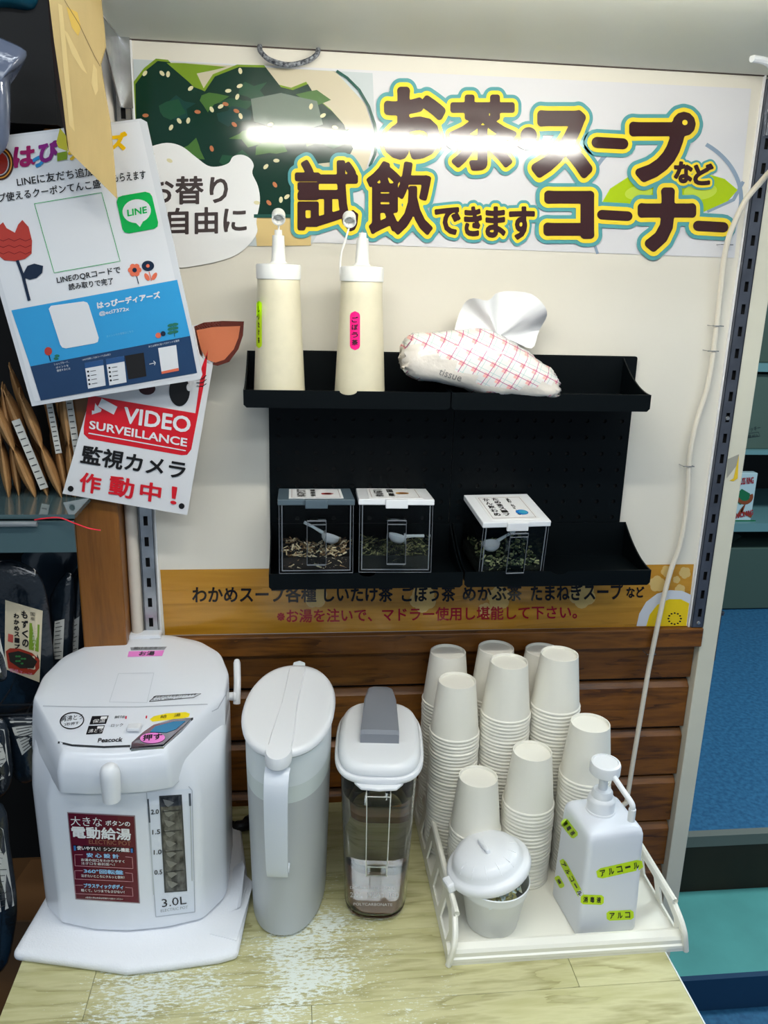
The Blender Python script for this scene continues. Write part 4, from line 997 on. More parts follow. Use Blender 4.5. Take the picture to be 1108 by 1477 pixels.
    for (y_, x_, s_) in ((1169, 234, '2.0'), (1198, 236, '1.5'), (1227, 238, '1.0'), (1256, 239, '0.5')):
        p.line([(x_, y_ + 1), (x_ + 25, y_ - 1.6)], .9, blk, 6, 'gauge_text'); p.text(s_, (x_ - 16, y_ + 5), (x_ - 5, y_ + 4), (x_ - 16, y_ - 1.5), blk, 3, 'gauge_text', stroke=.15)
    p.text('3.0L', (234, 1308), (269, 1303), (233, 1296.5), blk, 3, 'gauge_text', stroke=.15); p.text('ELECTRIC POT', (232, 1315), (271, 1309.5), (232, 1311), flat('gauge_grey', 150, 156, 160), 3, 'gauge_text')
    p.done(r)
pot()

# paper towel under the pot
def towel():
    r = empty('paper_towel', (-0.22, -0.2, Z0), 'folded white paper towel under the pot', 'paper towel')
    TW = mat('towel_paper', rgb(240, 242, 246), .8, bump=.0006, bscale=420)
    pts = [(-.376, -.312), (-.30, -.330), (-.22, -.350), (-.17, -.347), (-.10, -.340), (-.077, -.333), (-.0665, -.225), (-.09, -.06), (-.355, -.06), (-.362, -.21)]
    o_ = rpoly(pts, .01, 4); R_ = []
    random.seed(4)
    cz = Vector((-.22, -.2, 0))
    for z, s_ in ((.0003, .965), (.003, .995), (.007, 1.0), (.0110, .995), (.0140, .975), (.0150, .93)):
        R_.append([Vector((cz.x + (q.x - cz.x) * s_, cz.y + (q.y - cz.y) * s_, Z0 + z * (1 if q.x > -.30 else 1.0) )) for q in o_])
    b = MB(); b.rings(R_); top = b.build('folded_layers', TW, r, smooth=True, auto=50)
    # loose upper sheet corner at right and left-back
    b = MB(); b.prism([(-.118, -.300, Z0 + .0153), (-.080, -.315, Z0 + .0153), (-.062, -.205, Z0 + .0153), (-.094, -.16, Z0 + .0153)], (0, 0, .0008)); b.build('loose_corner', TW, r)
    b = MB(); b.rings([[Vector((-.0965, -.262, Z0 + .0155)), Vector((-.0958, -.222, Z0 + .0155)), Vector((-.0952, -.170, Z0 + .0155))], [Vector((-.083, -.258, Z0 + .018)), Vector((-.080, -.215, Z0 + .030)), Vector((-.088, -.170, Z0 + .022))], [Vector((-.078, -.256, Z0 + .020)), Vector((-.074, -.213, Z0 + .052)), Vector((-.080, -.172, Z0 + .030))]], None, False, False, close=False)
    b.build('raised_corner', TW, r, smooth=True)
towel()
# black plug behind the pot
o = MB().tube(smooth_path([(-0.150, -0.02, Z0 + .010), (-0.104, -0.062, Z0 + .014), (-0.088, -0.070, Z0 + .016), (-0.074, -0.058, Z0 + .014), (-0.066, -0.046, Z0 + .012)], 6), [.006] * 8 + [.009] * 8 + [.012] * 4 + [.005] * 5, 10).build('power_plug', mat('plug_black', rgb(16, 16, 18), .5), None, smooth=True, loc=(-0.09, -0.06, Z0))
tag(o, 'black plug and cord lying on the table behind the pot', 'plug')

# ================================================================== JUGS
def oval(cx, cy, hx, hy, rot, n=56, e=1.0):
    out = []; c, s_ = math.cos(rot), math.sin(rot)
    for i in range(n):
        a = 2 * math.pi * i / n; ca, sa = math.cos(a), math.sin(a)
        x = hx * math.copysign(abs(ca) ** e, ca); y = hy * math.copysign(abs(sa) ** e, sa)
        out.append((cx + x * c - y * s_, cy + x * s_ + y * c))
    return out
def jug1():
    cx, cy, rot = -.0075, -.195, math.radians(-7)
    r = empty('frosted_jug', (cx, cy, Z0), 'tall frosted white water jug beside the pot', 'jug')
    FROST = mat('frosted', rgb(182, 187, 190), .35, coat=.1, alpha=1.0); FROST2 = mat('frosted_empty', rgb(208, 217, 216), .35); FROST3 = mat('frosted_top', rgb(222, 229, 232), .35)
    b = MB()
    def ring(z, hx, hy): return [Vector((x, y, Z0 + z)) for x, y in oval(cx, cy, hx, hy, rot, e=.9)]
    def at(t): return .0530 + .0065 * t, .1035 + .0020 * t
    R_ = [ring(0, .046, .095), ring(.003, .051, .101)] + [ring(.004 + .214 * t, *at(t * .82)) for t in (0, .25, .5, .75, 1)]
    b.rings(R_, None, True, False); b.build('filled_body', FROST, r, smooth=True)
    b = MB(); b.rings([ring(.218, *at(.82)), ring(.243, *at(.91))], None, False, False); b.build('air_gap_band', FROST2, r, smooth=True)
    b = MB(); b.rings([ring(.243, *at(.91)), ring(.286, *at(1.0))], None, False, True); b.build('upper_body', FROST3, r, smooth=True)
    # lid, sloping up to the spout, with a bar along it
    zt_ = lambda y: Z0 + .292 + (y - cy + .1) * .07
    b = MB(); R_ = []
    for dz, g in ((-.002, .0005), (-.0015, .0040), (.003, .0046), (.0065, .0020)):
        o_ = oval(cx, cy, .0600 + g, .1065 + g, rot, e=.92); R_.append([Vector((x, y, zt_(y) + dz)) for x, y in o_])
    for s_, dz in ((.95, .0075), (.86, .0062), (.5, .0055), (.12, .0055)):
        o_ = oval(cx, cy, .0610 * s_, .1075 * s_, rot, e=.92); R_.append([Vector((x, y, zt_(y) + dz)) for x, y in o_])
    b.rings(R_); lid = b.build('lid', WHITE, r, smooth=True, auto=60)
    u = Vector((-math.sin(rot), math.cos(rot), 0)); v = Vector((math.cos(rot), math.sin(rot), 0)); c = Vector((cx, cy, 0))
    def bq(s_, w_, dz): q = c + u * s_ + v * w_; return Vector((q.x, q.y, zt_(q.y) + dz))
    b = MB(); b.rings([[bq(s_, -w_, .004), bq(s_, -w_ * .85, .0100), bq(s_, w_ * .85, .0100), bq(s_, w_, .004)] for s_, w_ in ((-.100, .017), (-.07, .0165), (0, .012), (.06, .0125), (.098, .0135))])
    b.build('lid_bar', WHITE, lid, smooth=True)
    b = MB(); R_ = []
    for dz, g in ((-.003, 0), (.008, .0006), (.0125, -.001)):
        R_.append([bq(-.112 + (.022 + g) * math.sin(a), (.0170 + g) * math.cos(a), dz) for a in [2 * math.pi * i / 28 for i in range(28)]])
    b.rings(R_); b.build('thumb_tab', WHITE, lid, smooth=True)
    b = MB(); b.prism([bq(.094, -.012, -.01), bq(.094, .012, -.01), bq(.122, .009, -.004), bq(.126, 0, -.003), bq(.122, -.009, -.004)], (0, 0, .008)); b.build('spout', FROST3, r, bevel=.001)
    # strap handle
    pth = [(-.118, .280), (-.128, .276), (-.137, .262), (-.140, .235), (-.139, .19), (-.135, .15), (-.130, .128), (-.120, .121), (-.104, .123)]
    rg = []
    P = smooth_path([(a, b_, 0) for a, b_ in pth], 5)
    for i, q in enumerate(P):
        t = (P[min(i + 1, len(P) - 1)] - P[max(i - 1, 0)]).normalized(); nrm = Vector((-t.y, t.x, 0)); w_ = .0165 - .003 * min(i / (len(P) - 1), 1)
        th_ = .0030
        def W(a, b_, wv): qq = c + u * a + v * wv; return Vector((qq.x, qq.y, Z0 + b_))
        o1 = q + nrm * th_; o2 = q - nrm * th_
        rg.append([W(o1.x, o1.y, -w_), W(o1.x, o1.y, w_), W(o2.x, o2.y, w_), W(o2.x, o2.y, -w_)])
    b = MB(); b.rings(rg); b.build('handle', mat('handle_translucent', rgb(220, 226, 234), .25), r, bevel=.001, smooth=True)
jug1()
def jug2():
    cx, cy, rot = .1230, -.188, math.radians(-6)
    r = empty('clear_jug', (cx, cy, Z0), 'clear water jug with white lid and grey flip spout', 'jug')
    GL = mat('clear_jug_wall', (0.97, .99, .99), .02, trans=1.0, ior=1.14); WA = mat('water', (0.97, .985, .99), .0, trans=1.0, ior=1.33)
    def ring(z, hx, hy, e=.62): return [Vector((x, y, Z0 + z)) for x, y in oval(cx, cy, hx, hy, rot, e=e)]
    def at(t): return .0475 + .0095 * t, .0900 + .0030 * t
    b = MB(); R_ = [ring(0.0005, .040, .082), ring(.003, .0455, .088)] + [ring(.005 + .232 * t, *at(t)) for t in (0, .33, .66, 1)]
    In = [ring(.237, at(1)[0] - .0022, at(1)[1] - .0022)] + [ring(.005 + .232 * t, at(t)[0] - .0022, at(t)[1] - .0022) for t in (.66, .33, .015)]
    b.rings(R_ + In, None, True, True); b.build('vessel', GL, r, smooth=True)
    b = MB(); R_ = [ring(.010 + .182 * t, at(t * .8)[0] - .0026, at(t * .8)[1] - .0026) for t in (0, .3, .6, 1)]
    b.rings(R_); b.build('water', WA, r, smooth=True)
    BG = flat('jug_print', 196, 200, 204, .4)
    # white lid
    b = MB(); R_ = []
    for z, g, e in ((.2300, .001, .62), (.2305, .0068, .62), (.2330, .0080, .60), (.2365, .0080, .60), (.2385, .0065, .6), (.2390, .0030, .6), (.2400, .0010, .6), (.2405, .0032, .6), (.2440, .0036, .6), (.2500, .0005, .6), (.2535, -.0035, .6), (.2545, -.0070, .62), (.2545, -.03, .7), (.2545, -.045, .8)):
        R_.append(ring(z, .0560 + g, .0895 + g, e))
    b.rings(R_); lid = b.build('lid', WHITE, r, smooth=True, auto=42)
    c = Vector((cx, cy, Z0)); u = Vector((-math.sin(rot), math.cos(rot), 0)); v = Vector((math.cos(rot), math.sin(rot), 0))
    def W(s_, w_, z): return c + u * s_ + v * w_ + Vector((0, 0, z))
    b = MB(); b.prism([W(-.090, -.034, .2265), W(-.104, -.024, .2265), W(-.107, 0, .2265), W(-.104, .024, .2265), W(-.090, .034, .2265)], (0, 0, .004)); b.build('lid_tab', WHITE, lid, bevel=.0012)
    GR = mat('flip_grey', rgb(126, 130, 138), .3)
    b = MB(); prof = [(-.032, .2525), (-.032, .2685), (-.028, .2735), (-.006, .2755), (.010, .2775), (.050, .2800), (.085, .2790), (.0985, .2745), (.100, .2700), (.086, .2660), (.060, .2560), (.04, .2530)]
    rgs = []
    for w_ in (-1, -.9, .9, 1):
        rg = []
        for (s_, z) in prof:
            hw = .0275 - .0035 * min(max((s_ + .03) / .08, 0), 1)
            if s_ > .055: hw *= max(.25, math.sqrt(max(0, 1 - ((s_ - .055) / .049) ** 2)))
            zz = z - (.0015 if abs(w_) == 1 else 0)
            rg.append(W(s_, hw * w_, zz))
        rgs.append(rg)
    b.rings(rgs); fl_ = b.build('flip_cap', GR, lid, smooth=True, auto=30)
    # handle : clear strap
    pth = [(-.094, .222), (-.112, .222), (-.119, .216), (-.120, .19), (-.119, .14), (-.116, .105), (-.112, .098), (-.092, .098)]
    P = smooth_path([(a, b_, 0) for a, b_ in pth], 4); rg = []; e1 = []; e2 = []
    for i, q in enumerate(P):
        t = (P[min(i + 1, len(P) - 1)] - P[max(i - 1, 0)]).normalized(); nrm = Vector((-t.y, t.x, 0)) * .0014; w_ = .0165 - .003 * i / (len(P) - 1)
        o1 = q + nrm; o2 = q - nrm
        rg.append([W(o1.x, -w_, o1.y), W(o1.x, w_, o1.y), W(o2.x, w_, o2.y), W(o2.x, -w_, o2.y)]); e1.append(W(q.x, -w_, q.y)); e2.append(W(q.x, w_, q.y))
    b = MB(); b.rings(rg); h_ = b.build('handle', GL, r, smooth=True)
    b = MB(); b.tube(e1, .0008, 6); b.tube(e2, .0008, 6); b.tube([e1[-2], e2[-2]], .0012, 6); b.tube([e1[4], e2[4]], .0010, 6); b.build('handle_edge', mat('jug_edge', rgb(220, 220, 210), .2), h_)
    # embossed marks near the base
    p = Print(on_plane(W(-.0925, 0, .03), (u * -1)), .0)
    p.text('DISHWASHER SAFE', (505, 1282), (570, 1283), (505, 1278), BG, 0, 'embossed_text'); p.text('2.0L  HEAT 100', (505, 1294), (575, 1295), (505, 1287), BG, 0, 'embossed_text'); p.text('POLYCARBONATE', (510, 1306), (566, 1307), (510, 1302), BG, 0, 'embossed_text')
    p.done(r)
jug2()

# ================================================================== TRAY
def tray():
    r = empty('serving_tray', (0.373, -0.18, Z0), 'cream plastic tray with slotted side walls holding paper cups', 'tray')
    xa, xb, ya, yb = .2035, .5425, -.3655, .0035; z0 = Z0
    MB().box(xa + .004, xb - .004, ya + .006, yb - .002, z0 + .003, z0 + .0055).build('floor', TRAYW, r)
    # front and back rims
    prof = [(0, .0), (.0, .004), (-.001, .0055), (-.001, .010), (.001, .012), (.001, .018), (.004, .022), (.013, .0255), (.017, .0245), (.0185, .0055), (.0165, .0)]
    b = MB(); b.prism([(xa, ya + a + .001, z0 + z) for a, z in prof], (xb - xa, 0, 0)); b.build('front_rim', TRAYW, r, smooth=True, auto=25)
    b = MB(); b.prism([(xa, yb - a * .22 - .0005, z0 + z * 1.0) for a, z in prof], (xb - xa, 0, 0)); b.build('back_rim', TRAYW, r)
    for side in (0, 1):
        out = [(ya + .001, .001), (ya, .026), (ya + .003, .036), (ya + .012, .047), (ya + .038, .0615), (ya + .046, .063), (yb - .046, .063), (yb - .036, .0605), (yb - .010, .045), (yb - .003, .036), (yb, .026), (yb - .001, .001)]
        holes = []
        L = [(-.333, -.288), (-.270, -.226), (-.208, -.164), (-.146, -.102), (-.084, -.036)]
        for k, (h0, h1) in enumerate(L):
            if k == 0: hp = [(h0, .012), (h0 - .002, .030), (h0 + .018, .043), (h1, .045), (h1, .012)]
            elif k == 4: hp = [(h0, .012), (h0, .045), (h1 - .012, .043), (h1 + .006, .030), (h1, .012)]
            else: hp = [(h0, .012), (h0, .045), (h1, .045), (h1, .012)]
            holes.append([tuple(q) for q in rpoly(hp, .003, 3)])
        def fn(u, v, side=side):
            lean = .0130 * (v / .063)
            return ((xa + lean) if side == 0 else (xb - lean), u, z0 + v)
        b = MB(); plate(b, out, holes, fn, (.0030 if side == 0 else -.0030, 0, 0)); 
        # thick rounded hand rail along the top
        rail = [fn(u, v) for u, v in out]; off = .0012 if side == 0 else -.0012
        b.tube([Vector(q) + Vector((off, 0, 0)) for q in smooth_path(rail, 3)], .0044, 8)
        b.build('side_wall', TRAYW, r, smooth=True, auto=30)
tray()

# ================================================================== CUPS
def make_cup():
    R_, rr, h = .0392, .0288, .0872
    prof = [(R_ - .0030, .0012), (R_ - .0012, .0002), (R_, .0012), (R_ + .0004, .0024), (R_ - .0002, .0038), (R_ - .0016, .0044)]
    t0, t1 = .0044, h
    prof += [(R_ - .0016 + (rr - R_ + .0016) * ((z - t0) / (t1 - t0)), z) for z in (.02, .05, h - .004)]
    prof += [(rr, h), (rr - .0012, h + .0002), (rr - .0018, h - .0006), (rr - .0021, h - .0038), (0.0005, h - .0042)]
    return MB().lathe(prof, (0, 0, 0), 44, closed=True).build('paper_cup', CUPW, None, smooth=True, auto=50)
cup0 = make_cup(); used = False
TF = Z0 + .0057
stacks = [('front left', .2705, -.2040, .9836), ('front middle', .3510, -.2005, 1.0212), ('right, behind the pump bottle', .4378, -.1960, 1.0623),
          ('middle left', .2480, -.1240, 1.1001), ('centre', .3275, -.1240, 1.1302), ('right, behind the lone front pair', .4068, -.1225, 1.1404),
          ('back left', .2480, -.0430, 1.1096), ('back middle', .3275, -.0430, 1.1150), ('back right', .4070, -.0425, 1.1085)]
names = ['shortest stack at front left of the tray', 'front middle stack on the tray', 'stack directly behind the pump bottle', 'tall stack beside the clear jug', 'tall stack in the centre of the tray', 'tallest stack at right of the tray', 'back left stack against the wood wall', 'back middle stack against the wood wall', 'back right stack against the wood wall']
ords = ['top', 'second', 'third', 'fourth', 'fifth', 'sixth', 'seventh', 'eighth', 'ninth', 'tenth']
def nth(k, n):
    if k == 0: return 'top cup'
    if k == n - 1: return 'bottom cup'
    t = {11: 'th', 12: 'th', 13: 'th'}.get((k + 1) % 100, {1: 'st', 2: 'nd', 3: 'rd'}.get((k + 1) % 10, 'th'))
    return '%d%s cup down' % (k + 1, t)
random.seed(21)
for (nm, (_, x, y, ztop)) in zip(names, stacks):
    span = ztop - .0872 - TF; n_ = round(span / .0060) + 1; pitch = span / (n_ - 1)
    for k in range(n_):
        if not used: o = cup0; used = True
        else:
            o = cup0.copy(); SC.collection.objects.link(o)
        j = .0005 if 0 < k < n_ - 1 else 0
        o.location = (x + random.uniform(-j, j), y + random.uniform(-j, j), TF + span - k * pitch)
        tag(o, 'white paper cup, %s in the %s' % (nth(k, n_), nm), 'cup', 'stacked paper cups on the tray')

# lidded cup with crumpled wrappers
def lidded():
    cx, cy = .2805, -.2945
    r = empty('lidded_cup', (cx, cy, TF), 'white plastic cup with a tilted domed lid at front left of the tray', 'cup')
    PW = mat('cup_plastic', rgb(240, 243, 244), .3, coat=.2)
    b = MB(); b.lathe([(0, .0), (.034, 0), (.036, .002), (.0455, .058), (.0475, .060), (.0480, .064), (.0490, .072), (.0498, .0745), (.0485, .0755), (.0470, .072), (.0455, .060), (.034, .004), (0, .004)], (cx, cy, TF), 44); b.build('body', PW, r, smooth=True, auto=50)
    random.seed(8); cw = [mat('wrap%d' % i, rgb(*c), .25, coat=.5) for i, c in enumerate([(244, 244, 214), (226, 244, 238), (232, 226, 160), (214, 232, 244)])]
    b = MB()
    for i in range(170):
        a = random.uniform(0, 6.283); rr = .042 * math.sqrt(random.random()); z = TF + .068 + random.uniform(-.008, .012)
        c = Vector((cx + rr * math.cos(a), cy + rr * math.sin(a), z)); pts = [c + Vector((random.uniform(-1, 1), random.uniform(-1, 1), random.uniform(-.8, .8))) * .007 for _ in range(4)]
        b.add(pts, [(0, 1, 2), (0, 2, 3)], random.choice(cw))
    b.box(cx - .028, cx + .028, cy - .028, cy + .028, TF + .045, TF + .056, cw[2])
    b.build('crumpled_wrappers', None, r, kind='stuff')
    hx, hy, hz = cx - .0575, cy + .001, TF + .0715
    M_ = Matrix.Translation((hx, hy, hz)) @ Matrix.Rotation(math.radians(14), 4, 'Z') @ Matrix.Rotation(math.radians(-15), 4, 'Y') @ Matrix.Rotation(math.radians(-5), 4, 'X')
    M2 = M_ @ Matrix.Translation((.0545, 0, 0)) @ Matrix.Scale(1.12, 4)
    b = MB(); b.lathe([(.0500, -.004), (.0535, -.005), (.0545, -.002), (.0540, .003), (.0510, .0055), (.0475, .006), (.0455, .0085), (.0440, .0140), (.0405, .0195), (.032, .0235), (.018, .0258), (.004, .0262), (0, .0262)], (0, 0, 0), 44)
    b2 = MB(); b2.add([M2 @ v for v in b.v], b.f); lid = b2.build('lid', WHITE, r, smooth=True, auto=45)
    b = MB(); b.box(-.003, .003, -.014, .014, .022, .0318, None, M2); b.build('lid_fin', WHITE, lid, bevel=.0025, bseg=3)
    b = MB()
    for k in range(7):
        a = math.radians(195 + 25 * k); d0 = Vector((math.cos(a), math.sin(a), 0)); b.tube([M2 @ (d0 * .031 + Vector((0, 0, .0236))), M2 @ (d0 * .0395 + Vector((0, 0, .0202))), M2 @ (d0 * .0440 + Vector((0, 0, .0138)))], .0006, 6)
    b.build('lid_rib', WHITE, lid)
    b = MB(); b.box(-.062, -.050, -.010, .010, -.008, .004, None, M2); b.build('hinge', WHITE, lid, bevel=.003)
lidded()

# sanitizer pump bottle
def sanitizer():
    cx, cy, rot = .4335, -.2875, math.radians(6.5); zb = TF
    r = empty('pump_bottle', (cx, cy, zb), 'square white pump bottle with yellow-green handwritten tape labels', 'bottle')
    SW = mat('sanitizer_plastic', rgb(226, 230, 238), .35)
    def sq(h, rr, z, n=6):
        pts = rpoly([(-h, -h), (h, -h), (h, h), (-h, h)], rr, n); c, s_ = math.cos(rot), math.sin(rot)
        return [Vector((cx + q.x * c - q.y * s_, cy + q.x * s_ + q.y * c, zb + z)) for q in pts]
    b = MB(); b.rings([sq(.0440, .008, 0), sq(.0455, .009, .003), sq(.0450, .009, .05), sq(.0425, .009, .145), sq(.0420, .009, .156), sq(.0405, .0095, .1615), sq(.0375, .010, .1655), sq(.030, .010, .1675), sq(.010, .005, .1685)])
    body = b.build('body', SW, r, smooth=True, auto=60)
    px_, py__ = cx - .003, cy + .006
    b = MB(); b.lathe([(.0205, .166), (.0205, .171), (.0195, .172), (.0195, .186), (.0185, .189), (.0150, .192), (.0145, .199), (.0125, .202), (.0065, .2035), (.006, .228), (0, .228)], (px_, py__, zb), 32); b.build('collar', WHITE, r, smooth=True)
    b = MB(); M_ = Matrix.Rotation(math.radians(3), 4, 'X')
    b.lathe([(0, -.010), (.0195, -.010), (.0212, -.008), (.0212, .004), (.0200, .007), (.0170, .0080), (.0165, .0070), (0, .0066)], (px_, py__, zb + .2385), 36, M=M_); hd = b.build('pump_head', WHITE, r, smooth=True)
    q0 = Vector((px_ + .006, py__ - .018, zb + .2330)); d = Vector((math.sin(rot + .6), -math.cos(rot + .6), 0))
    q1 = q0 + Vector((.0135, -.034, -.018)); q2 = q1 + Vector((.0015, -.0015, -.008)); q3 = q2 + Vector((0, 0, -.018))
    b = MB(); b.tube(smooth_path([q0 + Vector((-.004, .010, .002)), q0, q0.lerp(q1, .5), q1, q2, q2 + Vector((0, 0, -.004))], 4), .0040, 12); b.tube([q2, q3], .0050, 12); b.build('nozzle', WHITE, hd, smooth=True)
    TP = mat('tape_lime', rgb(200, 232, 20), .45); PEN = flat('pen_dark', 30, 34, 24)
    p = Print(on_mesh([body], on_y(-.33)), .0003)
    def strip(a, b_, w_, txt, n=10, tm=PEN):
        a = Vector(a); b_ = Vector(b_); t = (b_ - a).normalized(); nr = Vector((-t.y, t.x)) * w_ / 2
        P = []; F = []
        for i in range(n + 1):
            q = a.lerp(b_, i / n); k = 0.6 if i in (0, n) else 1.0; P += [q + nr * k, q - nr * k]
        for i in range(n): F.append((2 * i, 2 * i + 2, 2 * i + 3, 2 * i + 1))
        p._add('label_tape', P, F, TP, 0)
        m_ = len(txt); L = (b_ - a).length / (m_ + .5)
        for i, ch in enumerate(txt):
            o_ = a + t * (L * (i + .4)) + nr * .55
            e = -nr * 1.15; hh = .25 if ch == 'ー' else 1.0
            if ch == 'ー': o_ = o_ - nr * .5
            p.text(ch, o_, o_ + t * L * .62, o_ + e * hh, tm, 2, 'label_tape', stroke=.25)
    strip((861, 1261), (927, 1246), 15, 'アルコール'); strip((812, 1183), (831, 1207), 12, '消毒液')
    strip((810, 1240), (841, 1296), 9, 'アルコール'); strip((838, 1297), (871, 1298), 14, '消毒液')
    strip((875, 1321), (914, 1319), 14, 'アルコ'); strip((803, 1264), (812, 1280), 8, '液')
    p.done(r)
sanitizer()

# ================================================================== LEFT: SIGNS AND CARDBOARD
# surveillance sign
SV = on_plane((-0.2, -0.066, 1.45), (0.0, 1, 0.03))
r = empty('surveillance_sign', (-0.22, -0.066, 1.36), 'white plastic camera warning sign with red panel, tilted', 'sign')
sheet('board', SV, [(135, 556), (318, 590 - 127), (318, 463), (270, 743), (90, 712)][:1] + [(150, 490), (318, 463), (270, 743), (90, 712)], mat('sign_white', rgb(226, 226, 228), .35), r, th=.0018)
p = Print(SV, .0004)
rdm = flat('sign_red', 214, 26, 40, .3); wh = flat('sign_w', 232, 232, 234, .35); kb = flat('sign_black', 22, 20, 20, .3); lens = flat('lens_brown', 196, 112, 76, .25); lensd = flat('lens_frame', 92, 38, 26, .25)
p.poly([(128, 570), (282, 596), (291, 530), (300, 505), (297, 540), (276, 648), (270, 656), (262, 656.5), (128, 633), (121, 626), (121, 616)], rdm, 0)
C2 = lambda x, y: (x / 2.9946, 330 + y / 2.9946)
def TT(s_, bl, br_, tl, m_, st, part='lettering'): p.text(s_, C2(*bl), C2(*br_), C2(*tl), m_, 4, part, stroke=st)
TT('VIDEO', (534, 836), (818, 880), (541, 770), wh, .8); TT('SURVEILLANCE', (387, 862), (806, 940), (390, 828), wh, .45)
p.line([C2(383, 882), C2(803, 958)], 1.6, wh, 3)
p.poly([C2(*a) for a in [(440, 732), (508, 768), (492, 802), (424, 766)]], wh, 3); p.poly([C2(*a) for a in [(412, 752), (424, 768), (440, 780), (436, 790), (416, 796), (398, 802), (398, 784), (408, 786)]], wh, 3)
TT('監視カメラ', (348, 1010), (792, 1082), (362, 934), kb, .75); TT('作', (343, 1130), (430, 1146), (352, 1050), rdm, .8); TT('動', (470, 1146), (572, 1166), (480, 1064), rdm, .8); TT('中', (604, 1168), (690, 1182), (612, 1090), rdm, .8); TT('！', (738, 1186), (760, 1190), (744, 1112), rdm, .6)
p.ell(*C2(306, 1122), 4.2, 4.2, kb, 3); p.ell(*C2(785, 1197), 4.2, 4.2, kb, 3)
p.ell(*C2(776, 700), 15, 22, kb, 3); p.ell(*C2(818, 684), 4, 5.5, wh, 5); p.ell(*C2(636, 690), 12, 9, flat('nose', 60, 20, 24), 3)
for k in range(3): p.line([C2(850, 650 + 14 * k), C2(875, 648 + 16 * k), C2(892, 640 + 18 * k - 8)], 1.2, kb, 4)
p.done(r)
b = MB(); lp = [C2(*a) for a in [(838, 422), (880, 405), (960, 398), (1054, 400), (1050, 460), (1030, 520), (990, 575), (940, 592), (890, 580), (862, 540)]]
b.prism([SV(*q)[0] for q in lp], (0, .0018, 0)); b.build('lens_frame', lensd, r)
p = Print(SV, .0004); p.poly([C2(*a) for a in [(848, 438), (920, 424), (1038, 420), (1030, 470), (1010, 520), (970, 565), (930, 578), (892, 564), (868, 520)]], lens, 0, 'lens'); p.done(r)

# laminated flyer
FP = on_plane((-0.25, -0.108, 1.70), (0.06, 1, 0.05))
r = empty('laminated_flyer', (-0.25, -0.108, 1.53), 'tilted laminated shop flyer with a green chat logo and blue lower half', 'flyer')
sheet('laminate', FP, [(-62, 210), (-56, 203), (203, 171), (212, 176), (292, 540), (289, 547), (46, 586)], mat('laminate_film', rgb(214, 216, 220), .1, coat=.8), r, th=.0012)
p = Print(FP, .0003)
fw = mat('flyer_white', rgb(224, 225, 228), .12, coat=.6); fb = flat('flyer_blue', 52, 152, 208, .15); fn_ = flat('flyer_navy', 34, 62, 98, .15); fk = flat('flyer_black', 30, 28, 28, .2); fg = flat('flyer_green', 10, 168, 76, .15)
p.poly([(-54, 207), (201, 175), (284, 541), (50, 579)], fw, 0, 'sheet')
C1 = lambda x, y: (x / 2.9946, y / 2.9946)
p.poly([C2(50, 352), C2(766, 220), C2(822, 462), C2(132, 594)], fb, 2, 'print'); p.poly([C2(132, 594), C2(822, 462), C2(852, 622), C2(177, 741)], fn_, 3, 'print')
for (s_, x0, x1, y0, y1, c_) in (('は', 64, 150, 640, 722, (150, 20, 90)), ('っ', 146, 188, 682, 722, (40, 130, 190)), ('ぴ', 172, 250, 618, 700, (130, 30, 120)), ('ー', 250, 290, 668, 690, (120, 150, 30)), ('デ', 300, 350, 640, 690, (220, 180, 30)), ('ズ', 472, 546, 580, 652, (240, 190, 20))):
    p.text(s_, C1(x0, y1), C1(x1, y1 - 8), C1(x0, y0), flat('happy_%d' % x0, *c_, .2), 5, 'lettering', stroke=1.6)
p.arc(*C1(0, 706), 17, 21, 7, flat('emblem_brown', 70, 40, 24, .2), 4); p.arc(*C1(0, 706), 17, 21, 1.6, flat('emblem_gold', 220, 150, 50, .2), 5); p.ell(*C1(0, 706), 12, 16, flat('emblem_red', 150, 40, 30, .2), 4)
def T1(s_, bl, br_, h, m_, st=.15, C=C1):
    d = Vector(br_) - Vector(bl); nrm = Vector((d.y, -d.x)).normalized() * h
    p.text(s_, C(*bl), C(*br_), C(bl[0] + nrm.x, bl[1] + nrm.y), m_, 5, 'lettering', stroke=st)
T1('LINEに友だち追加で', (78, 806), (450, 752), 40, fk); T1('もらえます', (490, 788), (632, 772), 36, fk); T1('アプ使えるクーポンてんこ盛り', (-40, 880), (470, 806), 38, fk)
P_ = [C1(*q) for q in [(150, 880), (440, 832), (520, 1128), (235, 1178)]]
p.line(P_ + P_[:1], .8, fg, 4)
T1('LINEのQRコードで', (250, 238), (524, 192), 30, fk, C=C2); T1('読み取りで完了', (300, 265), (492, 238), 28, fk, C=C2)
G_ = [C1(*q) for q in [(505, 872), (512, 852), (530, 845), (628, 828), (648, 834), (658, 848), (684, 960), (682, 978), (668, 988), (560, 1008), (540, 1004), (530, 990)]]
p.poly(G_, fg, 4); p.ell(*C1(592, 912), 20.5, 17, fw, 6, rot=-8); p.poly([C1(*q) for q in [(580, 955), (606, 980), (628, 940)]], fw, 6); p.text('LINE', C1(554, 934), C1(636, 919), C1(552, 907), fg, 8, 'lettering', stroke=.4)
